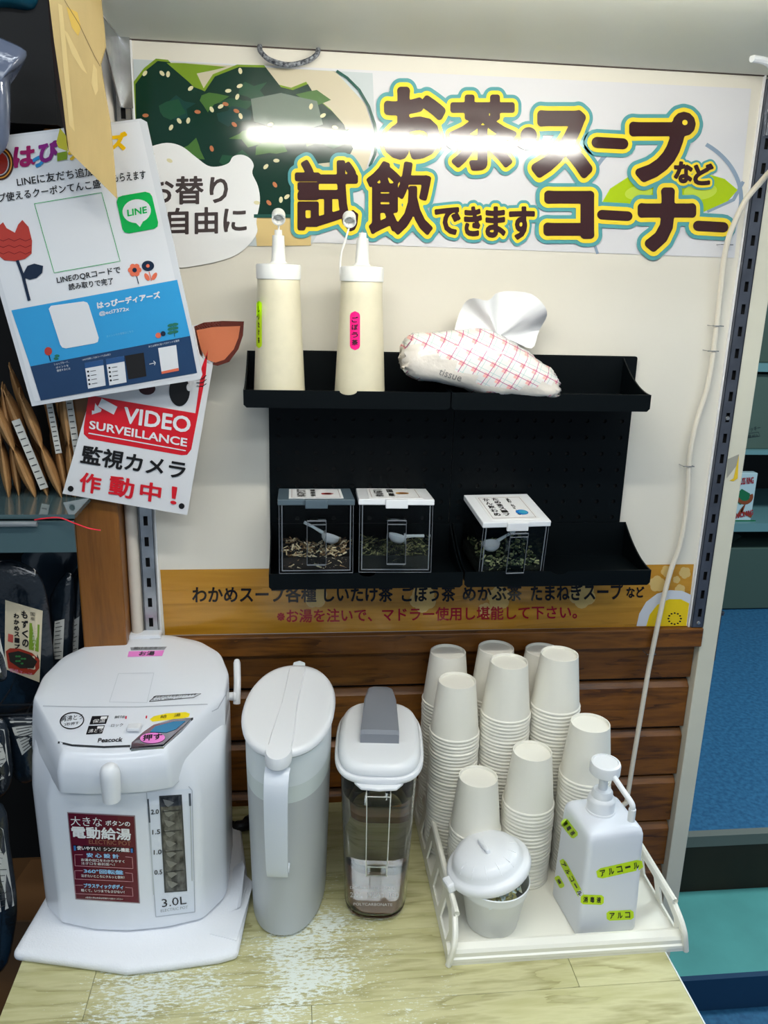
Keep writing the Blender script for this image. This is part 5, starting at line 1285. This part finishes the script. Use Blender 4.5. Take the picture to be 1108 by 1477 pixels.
# tulip and flowers
tul = flat('tulip_red', 176, 60, 50, .2)
p.poly([C1(*q) for q in [(-15, 1060), (-10, 980), (15, 960), (30, 985), (66, 1005), (80, 970), (98, 950), (125, 980), (140, 1040), (138, 1095), (110, 1118), (70, 1128), (20, 1124), (-10, 1100)]], tul, 4)
for k in range(3): p.line([C1(-8 + 24 * i, 1035 + 28 * k + (6 if i % 2 else -4)) for i in range(7)], .9, flat('tulip_line', 110, 26, 30, .2), 5)
nv = flat('leaf_navy', 26, 40, 62, .2); p.line([C2(76, 136), C2(100, 200), C2(128, 310)], 4.4, nv, 5); p.poly([C2(*q) for q in [(104, 190), (120, 160), (150, 150), (188, 160), (184, 190), (160, 212), (130, 220), (108, 212)]], nv, 5)
cor = flat('flower_coral', 222, 110, 80, .2)
for k in range(6): a = k * 1.047; q = C2(583 + 17 * math.cos(a), 178 + 17 * math.sin(a)); p.ell(q[0], q[1], 4.2, 4.2, cor, 4, n=12)
p.ell(*C2(583, 178), 3.4, 3.4, nv, 6, n=12); p.ell(*C2(640, 160), 9, 7.5, nv, 4, n=18); p.ell(*C2(640, 160), 2.6, 2.6, cor, 6, n=10)
p.line([C2(590, 200), C2(600, 238)], 1.2, nv, 4); p.line([C2(645, 185), C2(655, 225)], 1.2, cor, 4); p.ell(*C2(668, 205), 3, 6, cor, 4, rot=30); p.ell(*C2(636, 208), 3, 6, cor, 4, rot=-30)
p.poly([C2(*q) for q in [(212, 345), (222, 332), (362, 313), (378, 318), (385, 330), (428, 470), (424, 488), (410, 494), (286, 516), (270, 512), (262, 500)]], fw, 5)
T1('はっぴーディアーズ', (424, 345), (694, 298), 28, fw, .5, C=C2); T1('@ecl7372x', (432, 378), (560, 356), 20, fw, .15, C=C2); T1('ポイント付き登録はこちら', (462, 470), (578, 446), 10, flat('fl_lb', 120, 180, 214), 0, C=C2)
T1('ショップカード、', (236, 590), (300, 578), 10, fw, 0, C=C2); T1('ポイントを', (244, 604), (298, 594), 10, fw, 0, C=C2); T1('獲得するには', (248, 618), (306, 607), 10, fw, 0, C=C2)
T1('LINEを起動してQRコードを読み取り', (358, 570), (480, 546), 9, fw, 0, C=C2); T1('あとは表示に従ってポイントを獲得', (644, 513), (776, 486), 9, fw, 0, C=C2)
for (x0, y0, x1, y1, dk) in ((366, 578, 446, 690, 0), (458, 562, 536, 676, 0), (540, 548, 622, 650, 1), (684, 515, 762, 626, 2)):
    dx = 12; a_ = [C2(x0, y0), C2(x1, y0 - 14), C2(x1 + dx, y1 - 14), C2(x0 + dx + 4, y1)]
    p.poly(a_, fw if dk != 1 else fk, 5)
    if dk == 0: p.poly([C2(x0, y0), C2(x1, y0 - 14), C2(x1 + 3, y0 + 10), C2(x0 + 3, y0 + 24)], flat('phone_blue', 40, 80, 130), 6)
    if dk == 0:
        for q in range(4): p.ell(*C2(x0 + 16 + 2 * q, y0 + 38 + 18 * q), 1.6, 1.6, fk, 6, n=8); p.line([C2(x0 + 26 + 2 * q, y0 + 37 + 18 * q), C2(x0 + 50 + 2 * q, y0 + 33 + 18 * q)], .8, fk, 6)
    if dk == 2: p.poly([C2(x0 + dx + 2, y1 - 10), C2(x1 + dx - 2, y1 - 26), C2(x1 + dx, y1 - 14), C2(x0 + dx + 4, y1)], cor, 6)
p.line([C2(646, 584), C2(672, 578)], 1, fw, 5); p.line([C2(664, 570), C2(673, 578), C2(668, 588)], 1, fw, 5)
lf = flat('leaf_green', 40, 110, 90, .2)
for k in range(3): p.ell(*C2(738, 416 + 16 * k), 4.6, 2.2, lf, 5, rot=-14); p.ell(*C2(758, 412 + 16 * k), 4.6, 2.2, lf, 5, rot=-4)
p.line([C2(748, 410), C2(756, 466)], 1, lf, 5); p.ell(*C2(210, 528), 5.4, 6, tul, 5); p.line([C2(212, 540), C2(220, 572)], 1.4, nv, 5); p.ell(*C2(248, 548), 3.6, 2, lf, 5); p.ell(*C2(244, 560), 3.6, 2, lf, 5); p.ell(*C2(685, 460), 4, 4, cor, 5); p.ell(*C2(706, 452), 3.6, 3.6, nv, 6)
p.done(r)

# hanging cardboard strip
CB = mat('cardboard', rgb(206, 178, 118), .6, var=.12, vscale=30, bump=.0005, bscale=60, stretch=(1, 1, .3))
SCB = on_plane((-0.24, -0.165, 1.9), (0.10, 1, 0))
r = empty('cardboard_strip', (-0.24, -0.165, 1.85), 'torn tan cardboard strip hanging at top left over the flyer', 'cardboard')
P = [SCB(*q)[0] for q in [(66, -40), (78, 60), (90, 140), (99, 218), (132, 250), (168.6, 286.5), (163, 220), (158.6, 174), (150, 125), (145, 92), (152, 66), (150, 40), (146, 5), (145, -40)]]
b = MB(); b.prism(P, (0, .004, 0)); b.build('face', CB, r)
L_ = [(60, -40), (69, 60), (79, 140), (94, 214), (99, 218)]; R2 = [(66, -40), (78, 60), (90, 140), (99, 218), (100, 219)]
b = MB(); b.rings([[SCB(*q)[0] + Vector((-.0, .014, 0)) for q in L_], [SCB(*q)[0] for q in R2]], None, False, False, close=False); b.build('folded_edge', mat('card_dark', rgb(62, 46, 40), .7), r)
p = Print(SCB, .0003); tp = mat('tape_clear', rgb(226, 200, 138), .1, coat=1.0)
p.poly([(96, 10), (112, 18), (117, 40), (113, 52), (104, 40)], flat('tape_yel', 224, 186, 90, .15), 1, 'tape'); p.poly([(92, 42), (98, 48), (112, 75), (126, 107), (118, 100), (104, 78)], tp, 1, 'tape'); p.poly([(84, 5), (90, 8), (108, 190), (100, 180), (92, 100)], tp, 1, 'tape'); p.poly([(135, 92), (140, 100), (142, 130), (138, 138), (132, 120)], tp, 1, 'tape')
p.line([(93, 0), (115, 36), (136, 80), (145, 96)], .7, flat('card_line2', 110, 90, 60), 2, 'tape')
p.done(r)
b = MB(); q = SCB(92, 206)[0]; b.prism([SCB(*a)[0] + Vector((0, -.002, 0)) for a in [(88, 186), (96, 196), (99, 219), (86, 214), (83, 206)]], (0, -.003, 0)); b.build('clip', mat('clip_olive', rgb(150, 146, 30), .4), r)

# ================================================================== LEFT: DISPLAY GOODS
GLS = mat('shelf_glass', rgb(70, 92, 96), .08, coat=.5)
r = empty('glass_shelf', (-0.6, -0.1, 1.372), 'dark glass shelf under the row of brown paper pouches', 'shelf')
MB().box(-1.2, -0.3225, -0.149, 0.11, 1.3680, 1.3740).build('glass', GLS, r)
MB().box(-0.3225, -0.2935, -0.149, -0.055, 1.3680, 1.3740).build('glass', GLS, r)
b = MB(); b.prism([(-1.2, -0.1500, 1.366), (-1.2, -0.1560, 1.366), (-1.2, -0.1530, 1.322), (-1.2, -0.1500, 1.322)], (0.906, 0, 0)); b.build('price_rail', mat('rail_teal', rgb(78, 100, 104), .2), r)
MB().tube([(-1.2, -0.1590, 1.3650), (-0.340, -0.1590, 1.3640)], .0038, 10).build('clear_tube', mat('tube_clear', rgb(170, 176, 180), .1, trans=.5), r, smooth=True)
a0 = py_(58, 749, -.160)
MB().tube(smooth_path([py_(50, 750, -.159), py_(62, 748, -.161), py_(86, 747, -.162), py_(108, 755, -.163), py_(128, 762, -.164), py_(145, 765, -.164)], 5), .0010, 8).build('red_wire', mat('red_wire', rgb(220, 30, 50), .3), r, smooth=True)
KR = mat('kraft', rgb(176, 132, 84), .55, var=.25, vscale=30, bump=.001, bscale=40); LBW = mat('label_white', rgb(196, 196, 190), .4)
def pouch(x, y, z, h, dp, th, lean, yaw, label, mt, lab=None):
    r = empty('paper_pouch', (x, y, z), label, 'pouch', 'brown paper pouches on the glass shelf')
    M_ = Matrix.Translation((x, y, z)) @ Matrix.Rotation(math.radians(yaw), 4, 'Z') @ Matrix.Rotation(math.radians(lean), 4, 'Y')
    n = 18; R_ = []
    for j in range(n + 1):
        t = j / n; w_ = th * abs(math.sin(2 * math.pi * min(max(t * .97 + .015, 0), 1))) ** .6 / 2 + .0007
        R_.append([M_ @ Vector((w_ * math.cos(a), dp / 2 * math.copysign(abs(math.sin(a)) ** .8, math.sin(a)), h * t)) for a in [2 * math.pi * k / 14 for k in range(14)]])
    b = MB(); b.rings(R_); b.build('pouch', mt, r, smooth=True)
    b = MB(); b.box(-.0008, .0008, -dp / 2, dp / 2, h, h + .010, None, M_); b.build('seal', mt, r)
    if lab:
        b = MB(); b.box(-th * .35, th * .35, -dp / 2 - .0020, -dp / 2 - .0012, h * lab[0], h * lab[1], None, M_); b.build('label', LBW, r)
        b = MB()
        for k in range(10):
            zz = h * (lab[0] + (lab[1] - lab[0]) * (k + .6) / 10.5); b.box(-th * .26, th * .20, -dp / 2 - .0024, -dp / 2 - .0021, zz, zz + h * .010, None, M_)
        b.build('label_text', flat('label_ink', 60, 60, 60), r)
zs = 1.3742
spec = [(2, 620, 'leftmost brown pouch at the frame edge', -3, None, .020), (17, 640, 'second brown pouch from the left, upright', -4, None, .018), (34, 640, 'wide brown pouch leaning left, third from the left', -22, None, .024), (52, 650, 'brown pouch leaning left with a long white label strip', -20, (.08, .78), .024), (72, 640, 'brown pouch leaning left behind the white label strip', -20, None, .022), (86, 660, 'narrow brown pouch near the shelf middle', -7, (.45, .95), .018), (98, 660, 'brown pouch beside the wood post, upright', -3, None, .020), (110, 660, 'rightmost brown pouch with a white label, beside the sign', -5, (.35, .98), .020)]
for i, (px0, ptop, lb, lean, lab, th) in enumerate(spec):
    y = -.018 if i % 2 else -.028
    c = py_(px0 + (8 if lean < -15 else 2), 727, y - .03)
    pouch(c.x, y + .0, zs, .150 - .004 * (i % 3), .070, th * .66, lean * .8, 17, lb, KR, lab)
# upper row behind the front pouches
for i, (px0, lean) in enumerate(((45, -26), (66, -18), (84, -6), (94, -2))):
    c = py_(px0, 680, .04); pouch(c.x - .004, 0.058 + .002 * i, zs, .172, .050, .012, lean * .7, 17, ['tall brown pouch in the rear row, leaning hard left', 'tall brown pouch in the rear row, second from left', 'tall brown pouch in the rear row, third from left', 'tall brown pouch in the rear row, nearest the wood post'][i], KR)

# dark bags of seaweed below
BAG = mat('dark_bag', rgb(22, 32, 42), .22, coat=.5, bump=.010, bscale=16, var=.4, vscale=14); BAG2 = mat('dark_bag_edge', rgb(48, 62, 76), .2, coat=.5, bump=.002, bscale=30)
def bag(pts, y, th, label, extra=None, m_=BAG, yaw=0.0):
    """flexible pouch: front outline at depth y, bulging"""
    P = [py_(a, b_, y) for a, b_ in pts]; c = sum(P, Vector()) / len(P)
    r = empty('soup_bag', c, label, 'bag', 'dark plastic food bags at left')
    ol = smooth_path([tuple(q) for q in P + [P[0]]], 4)[:-1]; R_ = []
    for s_, d_ in ((.02, -1), (.5, -.92), (.8, -.6), (.96, -.2), (1.0, 0), (.96, .2), (.8, .6), (.5, .92), (.02, 1)):
        R_.append([c + (q - c) * s_ + Vector((0, th / 2 * d_, 0)) for q in ol])
    b = MB(); b.rings(R_); o = b.build('bag', m_, r, smooth=True, auto=80); return r, o
r, o = bag([(-30, 820), (10, 806), (45, 818), (62, 838), (72, 880), (78, 960), (72, 1010), (-30, 1015)], -.075, .03, 'dark plastic seaweed soup bag with cream picture label')
pz = Print(on_mesh([o], on_y(-.09)), .0006); cl = mat('label_cream', rgb(214, 200, 170), .45); C3 = lambda x, y: (x / 4.104, 700 + y / 4.104)
pz.poly([C3(32, 678), C3(252, 742), C3(234, 1165), C3(28, 1085)], cl, 0, 'label', grid=6)
ik = flat('brush_ink', 24, 20, 20)
for i, ch in enumerate('もずくの'): pz.text(ch, C3(128 + 2 * i, 782 + 56 * i), C3(162 + 2 * i, 788 + 56 * i), C3(130 + 2 * i, 740 + 56 * i), ik, 3, 'label_text', stroke=.45)
for i, ch in enumerate('わかめスープ'): pz.text(ch, C3(84 + i, 782 + 36 * i), C3(112 + i, 787 + 36 * i), C3(85 + i, 756 + 36 * i), ik, 3, 'label_text', stroke=.4)
for i, ch in enumerate('国産'): pz.text(ch, C3(182, 770 + 26 * i), C3(206, 775 + 26 * i), C3(182, 748 + 26 * i), ik, 3, 'label_text')
pz.poly([C3(176, 812), C3(234, 824), C3(228, 985), C3(172, 970)], flat('label_green', 120, 150, 40), 2, 'label')
for i, ch in enumerate('がごめ昆布入'): pz.text(ch, C3(194, 846 + 22 * i), C3(216, 850 + 22 * i), C3(195, 828 + 22 * i), flat('lw', 226, 226, 200), 4, 'label_text')
pz.poly([C3(50, 876), C3(80, 884), C3(78, 930), C3(48, 922)], flat('stamp_red', 190, 80, 70), 2, 'label')
pz.poly([C3(36, 980), C3(60, 962), C3(120, 965), C3(190, 990), C3(232, 1030), C3(234, 1080), C3(200, 1120), C3(120, 1110), C3(50, 1080)], flat('bowl_red', 160, 50, 30), 2, 'label'); pz.poly([C3(50, 990), C3(110, 978), C3(180, 1000), C3(222, 1040), C3(200, 1080), C3(120, 1080), C3(60, 1040)], flat('soup_dark', 36, 34, 26), 3, 'label')
for k in range(7): pz.ell(*C3(100 + 16 * (k % 4), 1010 + 14 * (k // 2)), 2.2, 1.4, flat('weed_print', 50, 120, 60), 4, 'label', n=8)
pz.text('乾燥スープ', C3(60, 1100), C3(190, 1130), C3(62, 1078), flat('lpink', 230, 150, 180), 5, 'label_text'); pz.done(r)
def sidelab(r, o, quad, rows=9):
    pz = Print(on_mesh([o], on_y(-.1)), .0006); pz.poly(quad, LBW, 0, 'label', grid=3)
    (a, b_, c_, d_) = [Vector(q) for q in quad]
    for k in range(rows):
        t = (k + .6) / (rows + .4); q0 = a.lerp(d_, t).lerp(b_.lerp(c_, t), .12); q1 = a.lerp(d_, t).lerp(b_.lerp(c_, t), .55 + .35 * ((k * 37) % 10) / 10); pz.line([q0, q1], 1.1, flat('label_ink', 60, 60, 60), 2, 'label_text')
    pz.done(r)
r, o = bag([(72, 860), (84, 838), (100, 826), (108, 850), (104, 960), (98, 1010), (74, 1010)], -.030, .03, 'dark bag with white ingredient label, between picture-label bag and post'); sidelab(r, o, [C3(325, 805), C3(382, 790), C3(372, 1025), C3(312, 1030)])
r, o = bag([(92, 850), (108, 824), (118, 815), (124, 850), (124, 960), (120, 990), (94, 1000)], -.012, .022, 'dark bag tucked against the wood post'); sidelab(r, o, [C3(412, 815), C3(470, 775), C3(462, 1005), C3(405, 1020)])
r, o = bag([(30, 800), (60, 776), (112, 786), (110, 830), (92, 900), (60, 900), (30, 860)], 0.04, .03, 'crumpled clear bag top behind the other bags', m_=BAG2)
r, o = bag([(4, 1030), (60, 1030), (66, 1060), (62, 1110), (38, 1130), (20, 1120), (8, 1090)], -.160, .03, 'dark bag below the wire rack with tilted white label'); sidelab(r, o, [(14, 1040), (58, 1040), (60, 1064), (32, 1089)], 10)
r, o = bag([(-40, 1040), (4, 1036), (16, 1080), (18, 1120), (2, 1150), (-40, 1150)], -.185, .03, 'dark bag at frame edge below the wire rack'); sidelab(r, o, [(-20, 1050), (6, 1052), (14, 1118), (-20, 1135)], 12)
r, o = bag([(-50, 1150), (4, 1160), (14, 1220), (24, 1290), (22, 1340), (4, 1400), (-50, 1400)], -.235, .04, 'blue grey bag at lower left edge beside the table'); sidelab(r, o, [(-20, 1180), (4, 1196), (20, 1306), (-10, 1320)], 14)
r, o = bag([(-40, 880), (-6, 900), (2, 930), (10, 975), (-6, 985), (-40, 990)], -.195, .02, 'white labelled bag at the left frame edge'); sidelab(r, o, [(-30, 905), (-4, 905), (9, 962), (-16, 985)], 10)
# wire rack
r = empty('wire_rack', (-0.6, -0.15, 1.088), 'thin black wire rack above the lower bags at left', 'rack'); WR = mat('wire_dark', rgb(44, 48, 54), .35, .5)
b = MB()
for y in (-.165, -.150, -.08, -.02, .04): b.tube([(-1.2, y, 1.085 + (.0075 if y == -.150 else 0)), (-0.330, y, 1.085 + (.0075 if y == -.150 else 0))], .0014, 6)
for k in range(20): b.tube([(-1.18 + .0445 * k, -.165, 1.083), (-1.18 + .0445 * k, .10, 1.083)], .0012, 6)
b.build('wires', WR, r)
# upper-left clear bag, small packs
r, o = bag([(-30, 40), (0, 54), (38, 74), (26, 98), (14, 112), (14, 160), (8, 215), (-30, 220)], -.130, .03, 'clear grey plastic bag at upper left edge', m_=mat('clear_grey', rgb(96, 104, 124), .15, coat=.6, bump=.004, bscale=25))
r, o = bag([(-30, -30), (48, -30), (50, 12), (8, 11), (-30, 10)], -.06, .03, 'teal printed pack at the very top left', m_=mat('teal_pack', rgb(20, 84, 104), .3, var=.5, vscale=40))
b = MB(); q = py_(38, 182, 0.0); b.box(-.47, -.347, 0.01, .05, 1.795, 1.833); o = b.build('small_carton', mat('amber_pack', rgb(96, 70, 26), .4, var=.5, vscale=20), None, bevel=.002, loc=(-.40, .03, 1.795)); tag(o, 'small amber brown carton at upper left behind the flyer', 'carton')
MB().box(-1.2, -0.325, -0.02, 0.11, 1.785, 1.7945).build('display_shelf', mat('dark_shelf', rgb(26, 24, 24), .5), None); tag(bpy.data.objects['display_shelf'], 'dark upper shelf behind the flyer at left', 'shelf')
MB().box(-1.2, -0.30, -0.06, 0.11, 1.868, 2.3).build('trim_10', mat('dark_beam', rgb(12, 11, 11), .7), None)['kind'] = 'structure'
# cardboard box low behind the table's left end
r = empty('cardboard_box', (-0.40, -0.08, 0.60), 'low brown cardboard box beside the back left of the table', 'box')
q = [pz_(a, b_, .745) for a, b_ in ((48, 1147), (110, 1147), (66, 1218), (10, 1217))]
zf = .745
b = MB(); x0 = min(v.x for v in q); b.box(-.50, -.368, -.165, -.02, .56, .735); b.build('carton', mat('box_brown', rgb(120, 84, 50), .6, var=.15, vscale=8), r)
b = MB(); b.prism([(-.462, -.165, .7355), (-.372, -.170, .7355), (-.372, -.03, .7355), (-.44, -.03, .7355)], (0, 0, .003)); b.build('flap', mat('box_flap', rgb(140, 98, 60), .6), r)
MB().box(-1.2, -.367, -.30, .10, .52, .5595).build('low_shelf', mat('dark_shelf', rgb(26, 24, 24), .5), None); tag(bpy.data.objects['low_shelf'], 'dark low shelf at the left of the table', 'shelf')

# ================================================================== RIGHT: BACKGROUND SHELVES
Y2 = 2.2
SHT = mat('shelf_teal', rgb(104, 146, 150), .4); CTN = mat('carton_grey', rgb(78, 98, 88), .6, var=.08, vscale=4); DKT = mat('dark_teal', rgb(20, 26, 28), .7)
r = empty('stock_shelf', (2.4, 2.4, .19), 'pale steel stock shelving on the blue raised floor at right', 'shelf')
for z, t in ((1.372, .036), (.641, .040), (.985, .02), (2.05, .04)): MB().box(1.86, 3.2, Y2, 2.85, z - t, z).build('shelf_board', SHT, r)
MB().box(1.86, 3.2, 2.85, 2.87, .19, 2.3).build('back_panel', DKT, r)
for x in (1.86, 3.17):
    for y in (Y2 + .0, 2.82): MB().box(x, x + .03, y + .001, y + .03, .19, 2.3).build('post', SHT, r)
def carton(name, x0, x1, y0, y1, z0, z1, label, m_=CTN, texts=None):
    r = empty(name, ((x0 + x1) / 2, (y0 + y1) / 2, z0), label, 'carton', 'cartons on the stock shelving')
    o = MB().box(x0, x1, y0, y1, z0, z1).build('carton', m_, r, bevel=.004)
    if texts:
        p = Print(on_y(y0 - .0005), .001)
        for (s_, a, b_, h, m2) in texts: p.text(s_, a, b_, (a[0], a[1] - h), m2, 1, 'carton_print')
        p.done(r)
    return r
inkd = flat('carton_ink', 26, 40, 46)
c = carton('stock_carton', 1.895, 2.55, 2.23, 2.72, .9855, 1.322, 'large grey green carton printed with small dark characters', texts=[('クッキー', (1077, 624), (1097, 620), 7, inkd), ('箱 60入', (1079, 632), (1094, 630), 5, inkd)])
p = Print(on_y(2.2295), .001); p.line([(1072, 632), (1096, 629), (1094, 618 + 5), (1074, 626), (1072, 632)], .6, inkd, 1, 'carton_print'); p.done(c)
carton('stock_carton', 1.895, 2.60, 2.24, 2.72, 1.3725, 1.66, 'dark green carton on the upper stock shelf', m_=mat('carton_dk', rgb(66, 86, 76), .6))
carton('stock_carton', 1.94, 2.50, 2.25, 2.70, 1.662, 1.80, 'dark carton with pink band stacked on the upper stock shelf', m_=mat('carton_blk', rgb(24, 28, 32), .6), texts=[('■■■', (1097, 469), (1110, 469), 9, flat('pinkband', 170, 30, 110))])
carton('stock_carton', 2.02, 2.75, 2.26, 2.70, .1905, .50, 'large open grey green carton on the blue floor', m_=mat('carton_olive', rgb(70, 92, 84), .6))
b = MB(); b.prism([(2.02, 2.26, .50), (2.10, 2.26, .56), (2.10, 2.30, .56), (2.02, 2.30, .50)], (0, .38, 0)); b.build('flap', mat('carton_olive', rgb(70, 92, 84), .6), bpy.data.objects['stock_carton.003'] if 'stock_carton.003' in bpy.data.objects else None)
o = MB().box(1.900, 2.014, 2.19, 2.50, .1905, .46).build('bin', mat('bin_grey', rgb(86, 106, 104), .5), None, bevel=.004, loc=(1.95, 2.3, .19)); tag(o, 'narrow grey bin standing beside the open carton at right', 'bin')
MB().box(1.93, 1.985, 2.186, 2.1895, .37, .378).build('slot', inkd, o); 
# snack box
r = empty('snack_box', (2.06, 2.25, .6415), 'white snack box with a pretzel picture leaning on the shelf', 'box')
MB().box(1.985, 2.118, 2.235, 2.275, .6415, .872).build('box', mat('snack_white', rgb(190, 214, 218), .4), r, bevel=.003)
p = Print(on_y(2.2345), .001)
p.text('RUSS RING', (1066, 699), (1087, 697), (1066, 690), flat('snack_red', 160, 30, 40), 2, 'box_print', stroke=.3); p.poly([(1060, 715), (1070, 705), (1082, 712), (1080, 722), (1068, 728), (1060, 722)], flat('snack_green', 20, 110, 70), 1, 'box_print')
p.arc(1074, 716, 10, 9, 5, flat('pretzel', 140, 70, 36), 3, 'box_print', a0=-20, a1=170); p.line([(1064, 745), (1074, 728), (1070, 738), (1084, 745)], 4, flat('pretzel', 140, 70, 36), 3, 'box_print'); p.text('SNACK RING', (1060, 748), (1086, 742), (1060, 741), flat('snack_red', 160, 30, 40), 4, 'box_print', stroke=.3); p.poly([(1056, 750), (1090, 750), (1090, 754.5), (1056, 754.5)], flat('snack_green', 20, 110, 70), 1, 'box_print')
p.done(r)
